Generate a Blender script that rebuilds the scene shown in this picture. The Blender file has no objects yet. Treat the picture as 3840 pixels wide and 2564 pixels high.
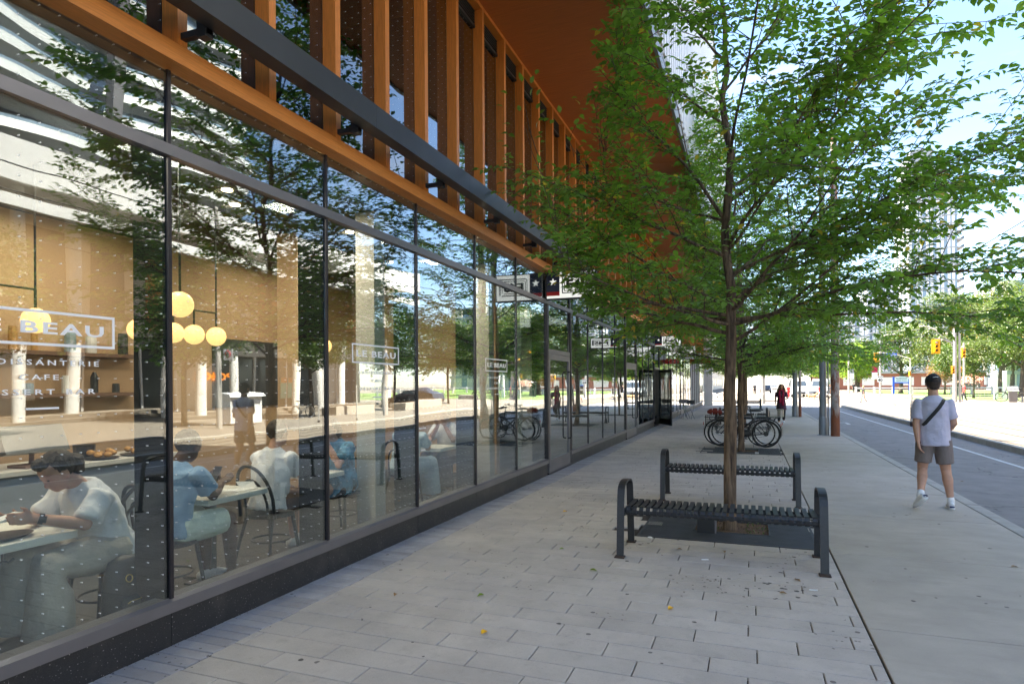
import bpy, math, random
import numpy as np
from mathutils import Vector, Matrix, noise as mnoise
from mathutils.bvhtree import BVHTree
R = math.radians
random.seed(7)
rng = np.random.default_rng(7)
S = bpy.context.scene
COL = S.collection

# ------------------------------------------------------------------ camera
F_PX, YAW, ROLL, CAM_H = 2358.0, math.atan(892 / 2358.0), R(.35), 1.6
cd = bpy.data.cameras.new('camera')
cam = bpy.data.objects.new('camera', cd)
COL.objects.link(cam)
cd.sensor_width = 36
cd.lens = F_PX / 3840 * 36
cd.shift_y = (1443 - 1282) / 3840
cd.clip_end = 3000
cd.clip_start = .05
cam.location = (0, 0, CAM_H)
cam.rotation_mode = 'XYZ'
cam.matrix_world = Matrix.Translation((0, 0, CAM_H)) @ Matrix.Rotation(YAW, 4, 'Z') @ Matrix.Rotation(R(90), 4, 'X') @ Matrix.Rotation(-ROLL, 4, 'Z')
S.camera = cam

# ------------------------------------------------------------------ light
SUN_EL = R(63)
SUN_AZ = R(-91)          # compass style: from +Y towards +X; the sun stands over the cafe side
w = bpy.data.worlds.new("World")
S.world = w
w.use_nodes = True
nt = w.node_tree
nt.nodes.clear()
wo_ = nt.nodes.new('ShaderNodeOutputWorld')
bg = nt.nodes.new('ShaderNodeBackground')
sky = nt.nodes.new('ShaderNodeTexSky')
sky.sky_type = 'NISHITA'
sky.sun_disc = False
sky.sun_elevation = SUN_EL
sky.sun_rotation = SUN_AZ % (2 * math.pi)
sky.air_density = 1.0
sky.dust_density = .25
sky.ozone_density = 2.5
bg.inputs['Strength'].default_value = .058
# thin broken cloud: noise on the sky direction
tc = nt.nodes.new('ShaderNodeTexCoord')
mp = nt.nodes.new('ShaderNodeMapping')
mp.inputs['Scale'].default_value = (1.6, 1.6, 5.5)
mp.inputs['Location'].default_value = (3.1, .6, .35)
nz = nt.nodes.new('ShaderNodeTexNoise')
nz.inputs['Scale'].default_value = 1.5
nz.inputs['Detail'].default_value = 7
nz.inputs['Roughness'].default_value = .55
cr = nt.nodes.new('ShaderNodeMapRange')
cr.inputs['From Min'].default_value = .52
cr.inputs['From Max'].default_value = .72
cr.inputs['To Max'].default_value = .5
mx = nt.nodes.new('ShaderNodeMix')
mx.data_type = 'RGBA'
mx.inputs[7].default_value = (3.6, 3.75, 4.1, 1)
L_ = nt.links.new
L_(tc.outputs['Generated'], mp.inputs['Vector'])
L_(mp.outputs[0], nz.inputs['Vector'])
L_(nz.outputs[0], cr.inputs['Value'])
L_(cr.outputs[0], mx.inputs[0])
L_(sky.outputs[0], mx.inputs[6])
L_(mx.outputs[2], bg.inputs[0])
L_(bg.outputs[0], wo_.inputs[0])
sd = bpy.data.lights.new('sun', 'SUN')
sd.energy = 4.6
sd.angle = R(.53)
sd.color = (1, .91, .77)
sun = bpy.data.objects.new('sun', sd)
COL.objects.link(sun)
sdir = Vector((math.sin(SUN_AZ) * math.cos(SUN_EL), math.cos(SUN_AZ) * math.cos(SUN_EL), math.sin(SUN_EL)))
sun.rotation_euler = sdir.to_track_quat('Z', 'Y').to_euler()
sun.location = (-20, 0, 40)
S.view_settings.view_transform = 'Standard'
S.view_settings.look = 'None'
S.view_settings.exposure = 3.25
S.view_settings.gamma = 1
S.view_settings.use_curve_mapping = False
S.cycles.max_bounces = 9
S.cycles.transparent_max_bounces = 24
S.cycles.glossy_bounces = 4
S.cycles.transmission_bounces = 4
S.cycles.diffuse_bounces = 4
S.cycles.caustics_reflective = False
S.cycles.caustics_refractive = False
S.cycles.sample_clamp_indirect = 6
S.cycles.use_denoising = True

# ------------------------------------------------------------------ mesh builder
class MB:
    def __init__(s):
        s.v = []; s.f = []; s.m = []; s.cm = 0
    def add(s, vs, fs):
        b = len(s.v)
        s.v.extend([tuple(p) for p in vs])
        s.f.extend([tuple(i + b for i in f) for f in fs])
        s.m.extend([s.cm] * len(fs))
        return s
    def box(s, x0, x1, y0, y1, z0, z1):
        return s.add([(x0, y0, z0), (x1, y0, z0), (x1, y1, z0), (x0, y1, z0), (x0, y0, z1), (x1, y0, z1), (x1, y1, z1), (x0, y1, z1)],
                     [(0, 3, 2, 1), (4, 5, 6, 7), (0, 1, 5, 4), (1, 2, 6, 5), (2, 3, 7, 6), (3, 0, 4, 7)])
    def cbox(s, x0, x1, y0, y1, z0, z1, c):
        """box with a chamfer round its top edge"""
        return s.add([(x0, y0, z0), (x1, y0, z0), (x1, y1, z0), (x0, y1, z0), (x0, y0, z1 - c), (x1, y0, z1 - c), (x1, y1, z1 - c), (x0, y1, z1 - c),
                      (x0 + c, y0 + c, z1), (x1 - c, y0 + c, z1), (x1 - c, y1 - c, z1), (x0 + c, y1 - c, z1)],
                     [(0, 1, 5, 4), (1, 2, 6, 5), (2, 3, 7, 6), (3, 0, 4, 7), (4, 5, 9, 8), (5, 6, 10, 9), (6, 7, 11, 10), (7, 4, 8, 11), (8, 9, 10, 11)])
    def bar(s, p, q, wd, ht, up=(0, 0, 1)):
        p = Vector(p); q = Vector(q); d = (q - p).normalized(); u = Vector(up)
        a = d.cross(u)
        if a.length < 1e-4: a = d.cross(Vector((0, 1, 0)))
        a.normalize(); b = a.cross(d).normalized(); a = a * wd / 2; b = b * ht / 2
        vs = [p - a - b, p + a - b, p + a + b, p - a + b, q - a - b, q + a - b, q + a + b, q - a + b]
        return s.add(vs, [(0, 1, 2, 3), (7, 6, 5, 4), (0, 4, 5, 1), (1, 5, 6, 2), (2, 6, 7, 3), (3, 7, 4, 0)])
    def tube(s, pts, rad, n=8, side=None, caps=True, ell=None, closed=False):
        """tube along points; rad a number or list; ell list of second radii (perpendicular to side)"""
        pts = [Vector(p) for p in pts]; k = len(pts)
        if not hasattr(rad, '__len__'): rad = [rad] * k
        if ell is None: ell = rad
        elif not hasattr(ell, '__len__'): ell = [ell] * k
        b = len(s.v); prev = None
        for i, p in enumerate(pts):
            if closed: d = pts[(i + 1) % k] - pts[i - 1]
            else: d = pts[min(i + 1, k - 1)] - pts[max(i - 1, 0)]
            if d.length < 1e-9: d = Vector((0, 0, 1))
            d.normalize()
            if side is not None: a = Vector(side)
            elif prev is not None: a = prev
            else: a = Vector((1, 0, 0)) if abs(d.x) < .8 else Vector((0, 1, 0))
            a = a - d * a.dot(d)
            if a.length < 1e-5: a = d.orthogonal()
            a.normalize(); prev = a; c = d.cross(a)
            for j in range(n):
                t = 2 * math.pi * j / n
                s.v.append(tuple(p + a * (math.cos(t) * rad[i]) + c * (math.sin(t) * ell[i])))
        for i in range(k if closed else k - 1):
            i2 = (i + 1) % k
            for j in range(n):
                j2 = (j + 1) % n
                s.f.append((b + i * n + j, b + i * n + j2, b + i2 * n + j2, b + i2 * n + j)); s.m.append(s.cm)
        if caps and not closed:
            s.f.append(tuple(b + j for j in reversed(range(n)))); s.m.append(s.cm)
            s.f.append(tuple(b + (k - 1) * n + j for j in range(n))); s.m.append(s.cm)
        return s
    def cyl(s, p, q, r, r2=None, n=12):
        return s.tube([p, q], [r, r if r2 is None else r2], n)
    def ball(s, c, r, n=12, m=8, rot=None):
        c = Vector(c)
        if not hasattr(r, '__len__'): r = (r, r, r)
        b = len(s.v)
        def T(x, y, z):
            q = Vector((x * r[0], y * r[1], z * r[2]))
            if rot is not None: q = rot @ q
            return tuple(c + q)
        s.v.append(T(0, 0, -1))
        for i in range(1, m):
            ph = -math.pi / 2 + math.pi * i / m
            for j in range(n):
                t = 2 * math.pi * j / n
                s.v.append(T(math.cos(ph) * math.cos(t), math.cos(ph) * math.sin(t), math.sin(ph)))
        s.v.append(T(0, 0, 1)); e = len(s.v) - 1
        for j in range(n):
            j2 = (j + 1) % n
            s.f.append((b, b + 1 + j2, b + 1 + j)); s.m.append(s.cm)
            for i in range(m - 2):
                a = b + 1 + i * n
                s.f.append((a + j, a + j2, a + n + j2, a + n + j)); s.m.append(s.cm)
            a = b + 1 + (m - 2) * n
            s.f.append((a + j, a + j2, e)); s.m.append(s.cm)
        return s
    def torus(s, c, r, rr, axis=(0, 1, 0), n=32, m=6, ell=None):
        c = Vector(c); ax = Vector(axis).normalized(); u = ax.orthogonal().normalized(); v = ax.cross(u)
        pts = [c + (u * math.cos(2 * math.pi * i / n) + v * math.sin(2 * math.pi * i / n)) * r for i in range(n)]
        return s.tube(pts, rr, m, closed=True, side=None if ell is None else ax, ell=ell)
    def prism(s, poly, axis, a0, a1):
        """poly of 2-D points extruded along axis x|y|z from a0 to a1"""
        def P(p, a):
            return {'x': (a, p[0], p[1]), 'y': (p[0], a, p[1]), 'z': (p[0], p[1], a)}[axis]
        n = len(poly)
        return s.add([P(p, a0) for p in poly] + [P(p, a1) for p in poly],
                     [tuple(range(n)), tuple(reversed(range(n, 2 * n)))] + [(i, (i + 1) % n + 0, (i + 1) % n + n, i + n) for i in range(n)])
    def mesh(s, name, mats, smooth=False):
        me = bpy.data.meshes.new(name)
        me.from_pydata(s.v, [], s.f)
        for m in (mats if isinstance(mats, (list, tuple)) else [mats]): me.materials.append(m)
        if any(s.m): me.polygons.foreach_set('material_index', s.m)
        if smooth:
            me.polygons.foreach_set('use_smooth', [True] * len(s.f))
        me.update()
        return me

def worigin(o):
    v = Vector((0, 0, 0))
    while o is not None:
        v = v + o.location; o = o.parent
    return v
def tag(o, label=None, cat=None, group=None, kind=None):
    if label: o['label'] = label
    if cat: o['category'] = cat
    if group: o['group'] = group
    if kind: o['kind'] = kind
    return o
def E(name, loc, label=None, cat=None, group=None, kind=None, rz=0):
    o = bpy.data.objects.new(name, None); COL.objects.link(o)
    o.location = loc; o.rotation_euler = (0, 0, rz); o.empty_display_size = .2
    return tag(o, label, cat, group, kind)
def O(name, mb, mat, parent=None, smooth=False, label=None, cat=None, group=None, kind=None, world=True, loc=None):
    me = mb if isinstance(mb, bpy.types.Mesh) else mb.mesh(name, mat, smooth)
    if smooth and not isinstance(mb, bpy.types.Mesh) and smooth != True:
        try: me.set_sharp_from_angle(angle=R(smooth))
        except Exception: pass
    o = bpy.data.objects.new(name, me); COL.objects.link(o)
    if parent is not None:
        o.parent = parent
        if world: o.location = -worigin(parent)
    if loc is not None: o.location = Vector(loc) + (Vector((0, 0, 0)) if not (world and parent is not None) else -worigin(parent))
    return tag(o, label, cat, group, kind)
def kids(o): return [c for c in bpy.data.objects if c.parent == o]
CH = {}
def copy_tree(o, loc=None, rz=None, label=None, group=None, parent=None):
    global CH
    c = o.copy(); COL.objects.link(c); c.parent = parent
    if loc is not None: c.location = loc
    if rz is not None: c.rotation_euler = (0, 0, rz)
    if label: c['label'] = label
    if group: c['group'] = group
    for k in list(o.children): copy_tree(k, parent=c)
    return c

# ------------------------------------------------------------------ materials
M = {}
def N(nt, t, **kw):
    n = nt.nodes.new('ShaderNode' + t)
    for k, v in kw.items():
        if k in n.inputs: n.inputs[k].default_value = v
        else: setattr(n, k, v)
    return n
def math_(nt, op, a, b=None, c=None):
    n = nt.nodes.new('ShaderNodeMath'); n.operation = op
    for i, x in enumerate((a, b, c)):
        if x is None: continue
        if isinstance(x, (int, float)): n.inputs[i].default_value = x
        else: nt.links.new(x, n.inputs[i])
    return n.outputs[0]
def mixc(nt, f, a, b, mode='MIX'):
    n = nt.nodes.new('ShaderNodeMix'); n.data_type = 'RGBA'; n.blend_type = mode
    for i, x in ((0, f), (6, a), (7, b)):
        if isinstance(x, (int, float)): n.inputs[i].default_value = x
        elif isinstance(x, tuple): n.inputs[i].default_value = x if len(x) == 4 else (*x, 1)
        else: nt.links.new(x, n.inputs[i])
    return n.outputs[2]
def pos(nt, scale=(1, 1, 1), obj=False):
    if obj:
        t = nt.nodes.new('ShaderNodeTexCoord').outputs['Object']
    else:
        t = nt.nodes.new('ShaderNodeNewGeometry').outputs['Position']
    m = nt.nodes.new('ShaderNodeMapping'); m.inputs['Scale'].default_value = scale
    nt.links.new(t, m.inputs['Vector'])
    return m.outputs[0]
def noise_(nt, vec, scale, detail=4, rough=.55):
    n = N(nt, 'TexNoise', Scale=scale, Detail=detail, Roughness=rough)
    nt.links.new(vec, n.inputs['Vector'])
    return n.outputs[0]
def rngmap(nt, v, a, b, c=0, d=1):
    n = N(nt, 'MapRange'); n.inputs['From Min'].default_value = a; n.inputs['From Max'].default_value = b
    n.inputs['To Min'].default_value = c; n.inputs['To Max'].default_value = d
    nt.links.new(v, n.inputs['Value'])
    return n.outputs[0]
def mat(name, col, rough=.6, metal=0, var=0, vs=8, vscale=(1, 1, 1), bump=0, bs=60, rnd=0, fine=0, fs=220, spec=.5, obj=False, coat=0, emis=0, extra=None, alpha=1):
    m = bpy.data.materials.new(name); m.use_nodes = True; nt = m.node_tree
    p = nt.nodes['Principled BSDF']
    p.inputs['Roughness'].default_value = rough; p.inputs['Metallic'].default_value = metal
    p.inputs['Specular IOR Level'].default_value = spec; p.inputs['Coat Weight'].default_value = coat
    c = (*col, 1)
    cur = None
    def scale_by(cur, fac, lo, hi):
        k = rngmap(nt, fac, .3, .7, lo, hi)
        cc = nt.nodes.new('ShaderNodeCombineColor')
        for i in range(3): nt.links.new(k, cc.inputs[i])
        return mixc(nt, 1.0, cur if cur is not None else c, cc.outputs[0], 'MULTIPLY')
    v = pos(nt, vscale, obj)
    if var: cur = scale_by(cur, noise_(nt, v, vs, 5), 1 - var, 1 + var)
    if fine: cur = scale_by(cur, noise_(nt, v, fs, 2), 1 - fine, 1 + fine)
    if rnd:
        oi = nt.nodes.new('ShaderNodeObjectInfo'); gi = nt.nodes.new('ShaderNodeNewGeometry')
        s_ = math_(nt, 'FRACT', math_(nt, 'ADD', oi.outputs['Random'], gi.outputs['Random Per Island']))
        k = rngmap(nt, s_, 0, 1, 1 - rnd, 1 + rnd)
        cc = nt.nodes.new('ShaderNodeCombineColor')
        for i in range(3): nt.links.new(k, cc.inputs[i])
        cur = mixc(nt, 1.0, cur if cur is not None else c, cc.outputs[0], 'MULTIPLY')
    if extra: cur = extra(nt, v, cur if cur is not None else c, p)
    if cur is not None: nt.links.new(cur, p.inputs['Base Color'])
    else: p.inputs['Base Color'].default_value = c
    if bump:
        b = nt.nodes.new('ShaderNodeBump'); b.inputs['Strength'].default_value = bump; b.inputs['Distance'].default_value = .01
        nt.links.new(noise_(nt, v, bs, 5), b.inputs['Height']); nt.links.new(b.outputs[0], p.inputs['Normal'])
        if obj: b.inputs['Distance'].default_value = .035
    if emis:
        p.inputs['Emission Color'].default_value = c; p.inputs['Emission Strength'].default_value = emis
    M[name] = m
    return m

def spots(nt, v, cur, thr, size, col, lo=.5):
    vo = N(nt, 'TexVoronoi', Scale=size); nt.links.new(v, vo.inputs['Vector'])
    k = math_(nt, 'LESS_THAN', vo.outputs['Distance'], thr)
    k2 = math_(nt, 'GREATER_THAN', noise_(nt, v, 1.3, 2), lo)
    return mixc(nt, math_(nt, 'MULTIPLY', math_(nt, 'MULTIPLY', k, k2), .75), cur, col)
def x_paver(nt, v, cur, p):
    st = rngmap(nt, noise_(nt, v, 1.3, 7, .72), .44, .72, 0, .40)
    cur = mixc(nt, st, cur, (.27, .235, .20))
    st = rngmap(nt, noise_(nt, v, 7, 6, .7), .54, .72, 0, .36)
    cur = mixc(nt, st, cur, (.27, .235, .20))
    st = rngmap(nt, noise_(nt, v, 70, 3, .6), .58, .75, 0, .35)
    cur = mixc(nt, st, cur, (.22, .19, .165))
    cur = spots(nt, v, cur, .085, 5.2, (.06, .055, .05), .5)
    return spots(nt, v, cur, .16, 17, (.09, .08, .075), .6)
def x_conc(nt, v, cur, p):
    st = rngmap(nt, noise_(nt, v, .8, 8, .74), .44, .74, 0, .45)
    cur = mixc(nt, st, cur, (.27, .24, .20))
    st = rngmap(nt, noise_(nt, pos(nt, (.6, 2.2, 1)), 2.6, 6, .7), .50, .72, 0, .4)
    cur = mixc(nt, st, cur, (.30, .265, .22))
    st = rngmap(nt, noise_(nt, v, 380, 1), .55, .75, 0, .5)
    cur = mixc(nt, st, cur, (.06, .055, .05))
    return spots(nt, v, cur, .06, 3.1, (.07, .065, .06), .5)
def x_asph(nt, v, cur, p):
    vo = N(nt, 'TexVoronoi', Scale=.42, feature='DISTANCE_TO_EDGE')
    vn = nt.nodes.new('ShaderNodeVectorMath'); vn.operation = 'ADD'
    nn = N(nt, 'TexNoise', Scale=1.7, Detail=4); nt.links.new(v, nn.inputs['Vector'])
    nt.links.new(v, vn.inputs[0]); nt.links.new(nn.outputs[1], vn.inputs[1])
    nt.links.new(vn.outputs[0], vo.inputs['Vector'])
    k = math_(nt, 'LESS_THAN', vo.outputs['Distance'], .006)
    cur = mixc(nt, math_(nt, 'MULTIPLY', k, .6), cur, (.02, .02, .02))
    return mixc(nt, rngmap(nt, noise_(nt, v, .6, 5, .7), .4, .7, 0, .35), cur, (.19, .18, .17))
mat('paver', (.48, .43, .375), .85, var=.08, vs=3, fine=.10, fs=260, rnd=.055, bump=.12, bs=300, extra=x_paver)
mat('border_paver', (.36, .345, .35), .8, var=.12, vs=5, fine=.1, fs=260, rnd=.14, bump=.12, bs=300, extra=x_paver)
mat('joint', (.035, .028, .022), .95, var=.3, vs=20)
mat('concrete', (.43, .385, .32), .85, var=.09, vs=2.2, fine=.12, fs=240, bump=.15, bs=240, extra=x_conc)
mat('kerb', (.36, .335, .29), .85, var=.14, vs=4, fine=.1, bump=.15, bs=200, rnd=.08)
mat('asphalt', (.20, .185, .17), .85, var=.16, vs=3, fine=.3, fs=190, bump=.3, bs=220, extra=x_asph)
mat('track_concrete', (.145, .122, .092), .85, var=.12, vs=1.5, fine=.1, bump=.1, bs=200)
mat('far_paving', (.175, .15, .12), .85, var=.12, vs=1.2, fine=.1)
mat('rail_steel', (.10, .08, .07), .45, .8)
mat('road_paint', (.48, .48, .46), .7, var=.2, vs=14)
mat('granite', (.022, .022, .024), .42, fine=.35, fs=150, bump=.05, extra=lambda nt, v, c, p: mixc(nt, rngmap(nt, noise_(nt, v, 90, 1), .70, .74, 0, .8), mixc(nt, rngmap(nt, noise_(nt, v, 3, 5, .7), .5, .75, 0, .55), c, (.09, .08, .07)), (.42, .40, .38)))
mat('alu', (.19, .18, .19), .42, .55, var=.08, vs=3, bump=.02, bs=40)
mat('alu_dark', (.04, .035, .04), .4, .5, var=.08, vs=3)
mat('black_steel', (.028, .030, .035), .42, .3, var=.2, vs=2.5, vscale=(1, 1, .4), bump=.03, bs=30)
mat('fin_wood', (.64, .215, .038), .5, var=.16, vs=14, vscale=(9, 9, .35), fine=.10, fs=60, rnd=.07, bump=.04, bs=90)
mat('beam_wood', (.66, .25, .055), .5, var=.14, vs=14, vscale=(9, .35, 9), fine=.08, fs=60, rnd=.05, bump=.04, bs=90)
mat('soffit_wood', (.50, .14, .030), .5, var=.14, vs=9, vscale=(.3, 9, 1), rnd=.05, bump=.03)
mat('fin_post', (.012, .013, .014), .8, spec=.1)
mat('louver', (.03, .03, .032), .6)
mat('white_panel', (.72, .73, .74), .45, var=.04, vs=2)
mat('balcony_grey', (.36, .38, .38), .5)
mat('gum', (.10, .088, .08), .9)
mat('grey_panel', (.30, .32, .34), .5)
mat('dark_panel', (.05, .055, .06), .3)
mat('bench_steel', (.040, .040, .043), .42, .3, var=.12, vs=30, fine=.1, bump=.06, bs=400)
mat('rust', (.05, .03, .022), .8, var=.3, vs=60)
mat('grate', (.060, .062, .066), .62, .35, var=.2, vs=6, bump=.05)
mat('mulch', (.11, .065, .035), .95, var=.4, vs=60, bump=1, bs=60)
mat('rubber', (.018, .018, .018), .8)
mat('chrome', (.55, .55, .55), .3, .9)
mat('bike_black', (.02, .02, .022), .35)
mat('bike_grey', (.18, .19, .2), .35, .5)
mat('red_plastic', (.55, .02, .02), .4)
mat('bag_red', (.22, .03, .02), .7, var=.25, vs=60)
mat('pole_grey', (.25, .265, .275), .5, .4, var=.14, vs=3, vscale=(1, 1, .3), bump=.03)
mat('pole_concrete', (.42, .40, .37), .8, var=.1, vs=5)
def pos_z(nt):
    g = nt.nodes.new('ShaderNodeNewGeometry'); x = nt.nodes.new('ShaderNodeSeparateXYZ'); nt.links.new(g.outputs['Position'], x.inputs[0])
    return x.outputs[2]
mat('pole_rust', (.34, .31, .28), .8, var=.25, vs=5, bump=.2, bs=60, extra=lambda nt, v, c, p: mixc(nt, math_(nt, 'MINIMUM', 1.0, math_(nt, 'ADD', rngmap(nt, noise_(nt, pos(nt, (3, 3, .8)), 3.2, 5, .7), .48, .6), rngmap(nt, pos_z(nt), .45, .95, .95, 0))), c, (.19, .062, .025)))
mat('wire', (.03, .03, .03), .5)
mat('signal_yellow', (.80, .42, .01), .45)
mat('signal_orange', (.7, .22, .01), .5)
mat('sign_white', (.8, .8, .8), .5)
mat('sign_cream_glow', (.80, .80, .74), .45, emis=.10)  # faint glow added so the pale sign faces stay bright in shade
mat('sign_navy', (.012, .018, .06), .4)
mat('sign_red', (.65, .012, .012), .4)
mat('sign_black', (.012, .012, .012), .4)
mat('sign_blue', (.02, .10, .55), .45)
mat('orange_glow', (1.0, .28, .02), .4, emis=.5)
mat('decal', (.92, .92, .93), .5)
mat('lawn', (.10, .17, .03), .95, var=.25, vs=.7, fine=.35, fs=40, bump=.5, bs=60)
mat('brick_red', (.30, .12, .08), .8, var=.15, vs=8)
mat('cream_wall', (.60, .55, .47), .7, var=.06, vs=2)
mat('white_wall', (.70, .69, .66), .6, var=.05, vs=1.5)
mat('white_column', (.80, .79, .76), .5, var=.05, vs=3)
mat('park_green', (.03, .09, .05), .6)
mat('shop_glass', (.05, .06, .06), .12, spec=.8, var=.3, vs=.6)
mat('bldg_glass', (.20, .27, .33), .15, spec=.9, var=.25, vs=.12)
mat('slate', (.12, .12, .13), .7)
mat('yellow_door', (.75, .42, .02), .5)
mat('orange_wall', (.55, .20, .06), .6)
mat('poster_teal', (.12, .42, .35), .6)
# interior
mat('tan_wall', (.54, .35, .20), .75, var=.05, vs=2)
mat('cafe_ceiling', (.035, .03, .026), .9)
mat('cafe_floor', (.028, .030, .030), .5, var=.14, vs=3)
mat('tabletop', (.78, .77, .70), .35, var=.04, vs=8)
mat('black_wood', (.022, .021, .022), .35)
mat('counter_white', (.62, .60, .57), .4)
mat('globe', (1.0, .54, .20), .4, emis=.26)
mat('downlight', (1.0, .75, .45), .4, emis=2)
mat('pastry', (.45, .24, .08), .7, var=.3, vs=40)
mat('plate_dark', (.03, .03, .032), .35)
mat('bag_black', (.02, .022, .024), .5, var=.2, vs=20)
mat('gold', (.6, .42, .12), .35, .9)
mat('paper', (.8, .8, .78), .7)
# people
def skin_mat(name, col):
    m = mat(name, col, .55, var=.10, vs=14, obj=True)
    m.node_tree.nodes['Principled BSDF'].inputs['Subsurface Weight'].default_value = .08
    return m
skin_mat('skin_light', (.52, .29, .20)); skin_mat('skin_tan', (.42, .24, .16)); skin_mat('skin_dark', (.11, .05, .03))
def cloth(name, col, bump=.6, bs=9, **k): return mat(name, col, .85, var=k.pop('var', .05), vs=10, bump=bump, bs=bs, obj=True, **k)
cloth('tee_lilac', (.50, .49, .62)); cloth('shorts_taupe', (.20, .165, .155)); cloth('tee_white', (.80, .80, .82)); cloth('shirt_blue', (.30, .46, .66))
cloth('shorts_mint', (.66, .76, .68)); cloth('trouser_beige', (.52, .47, .40)); cloth('dress_blue', (.12, .32, .48), var=.7); cloth('tunic', (.07, .03, .06), var=.8)
cloth('scarf', (.30, .01, .05)); cloth('leggings', (.018, .018, .022)); cloth('shirt_pale', (.50, .62, .70)); cloth('red_top', (.6, .04, .04)); cloth('brown_cloth', (.16, .09, .06))
mat('hair_dark', (.035, .022, .015), .6, var=.3, vs=60, bump=.5, bs=90, obj=True); mat('hair_brown', (.09, .045, .02), .6, var=.35, vs=60, bump=.5, bs=90, obj=True)
mat('hair_blond', (.42, .28, .12), .6, var=.3, vs=60, obj=True)
mat('cap_black', (.015, .017, .022), .8, bump=.1, bs=400, obj=True)
mat('strap_black', (.012, .012, .014), .7)
mat('shoe_white', (.72, .72, .74), .6, var=.08, vs=30, obj=True); mat('shoe_navy', (.02, .03, .10), .6); mat('shoe_sole', (.75, .75, .75), .6)
mat('sock', (.78, .78, .80), .9); mat('eye_dark', (.02, .015, .012), .3); mat('lip', (.35, .12, .10), .5)
mat('dog_fur', (.50, .28, .12), .9, var=.25, vs=20); mat('van_white', (.75, .76, .78), .25, coat=.5); mat('car_black', (.02, .02, .025), .2, coat=.6)
mat('car_glass', (.03, .04, .05), .08, spec=.9); mat('flower', (.75, .45, .35), .7, var=.5, vs=12, rnd=.5)

# bark: vertical furrows
def x_bark(nt, v, cur, p):
    vv = pos(nt, (26, 26, 3.2))
    a = noise_(nt, vv, 1, 6, .62)
    b = N(nt, 'Bump', Strength=1.0, Distance=.03); nt.links.new(a, b.inputs['Height']); nt.links.new(b.outputs[0], p.inputs['Normal'])
    return mixc(nt, rngmap(nt, a, .38, .60), (.05, .032, .022), cur)
mat('bark', (.20, .135, .085), .9, var=.25, vs=3, extra=x_bark)
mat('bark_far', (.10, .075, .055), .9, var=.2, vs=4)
mat('twig', (.085, .06, .045), .85)
def leaf_mat(name, c1, c2, trans=.35, spec=.4):
    m = bpy.data.materials.new(name); m.use_nodes = True; nt = m.node_tree; nt.nodes.clear()
    o = nt.nodes.new('ShaderNodeOutputMaterial'); g = nt.nodes.new('ShaderNodeNewGeometry')
    r = g.outputs['Random Per Island']
    cl = rngmap(nt, noise_(nt, pos(nt), 1.6, 3), .35, .65)
    c = mixc(nt, math_(nt, 'MULTIPLY_ADD', r, .5, math_(nt, 'MULTIPLY', cl, .5)), c1, c2)
    r2 = math_(nt, 'FRACT', math_(nt, 'MULTIPLY', r, 37.7))
    c = mixc(nt, math_(nt, 'MULTIPLY', math_(nt, 'GREATER_THAN', r2, .975), .8), c, (c2[0] * 2.6, c2[1] * 1.1, c2[2]))
    p = N(nt, 'BsdfPrincipled', Roughness=.42); p.inputs['Specular IOR Level'].default_value = spec
    nt.links.new(c, p.inputs['Base Color'])
    t = nt.nodes.new('ShaderNodeBsdfTranslucent')
    ct = mixc(nt, 1.0, c, (1.5, 1.7, .55), 'MULTIPLY'); nt.links.new(ct, t.inputs[0])
    ms = nt.nodes.new('ShaderNodeMixShader'); ms.inputs[0].default_value = trans
    nt.links.new(p.outputs[0], ms.inputs[1]); nt.links.new(t.outputs[0], ms.inputs[2]); nt.links.new(ms.outputs[0], o.inputs[0])
    M[name] = m; return m
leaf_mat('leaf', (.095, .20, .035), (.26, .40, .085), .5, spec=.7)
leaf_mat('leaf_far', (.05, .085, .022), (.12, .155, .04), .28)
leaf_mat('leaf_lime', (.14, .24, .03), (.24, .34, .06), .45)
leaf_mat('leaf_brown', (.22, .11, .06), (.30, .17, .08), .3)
leaf_mat('leaf_street', (.035, .07, .014), (.085, .13, .025), .3)

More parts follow.
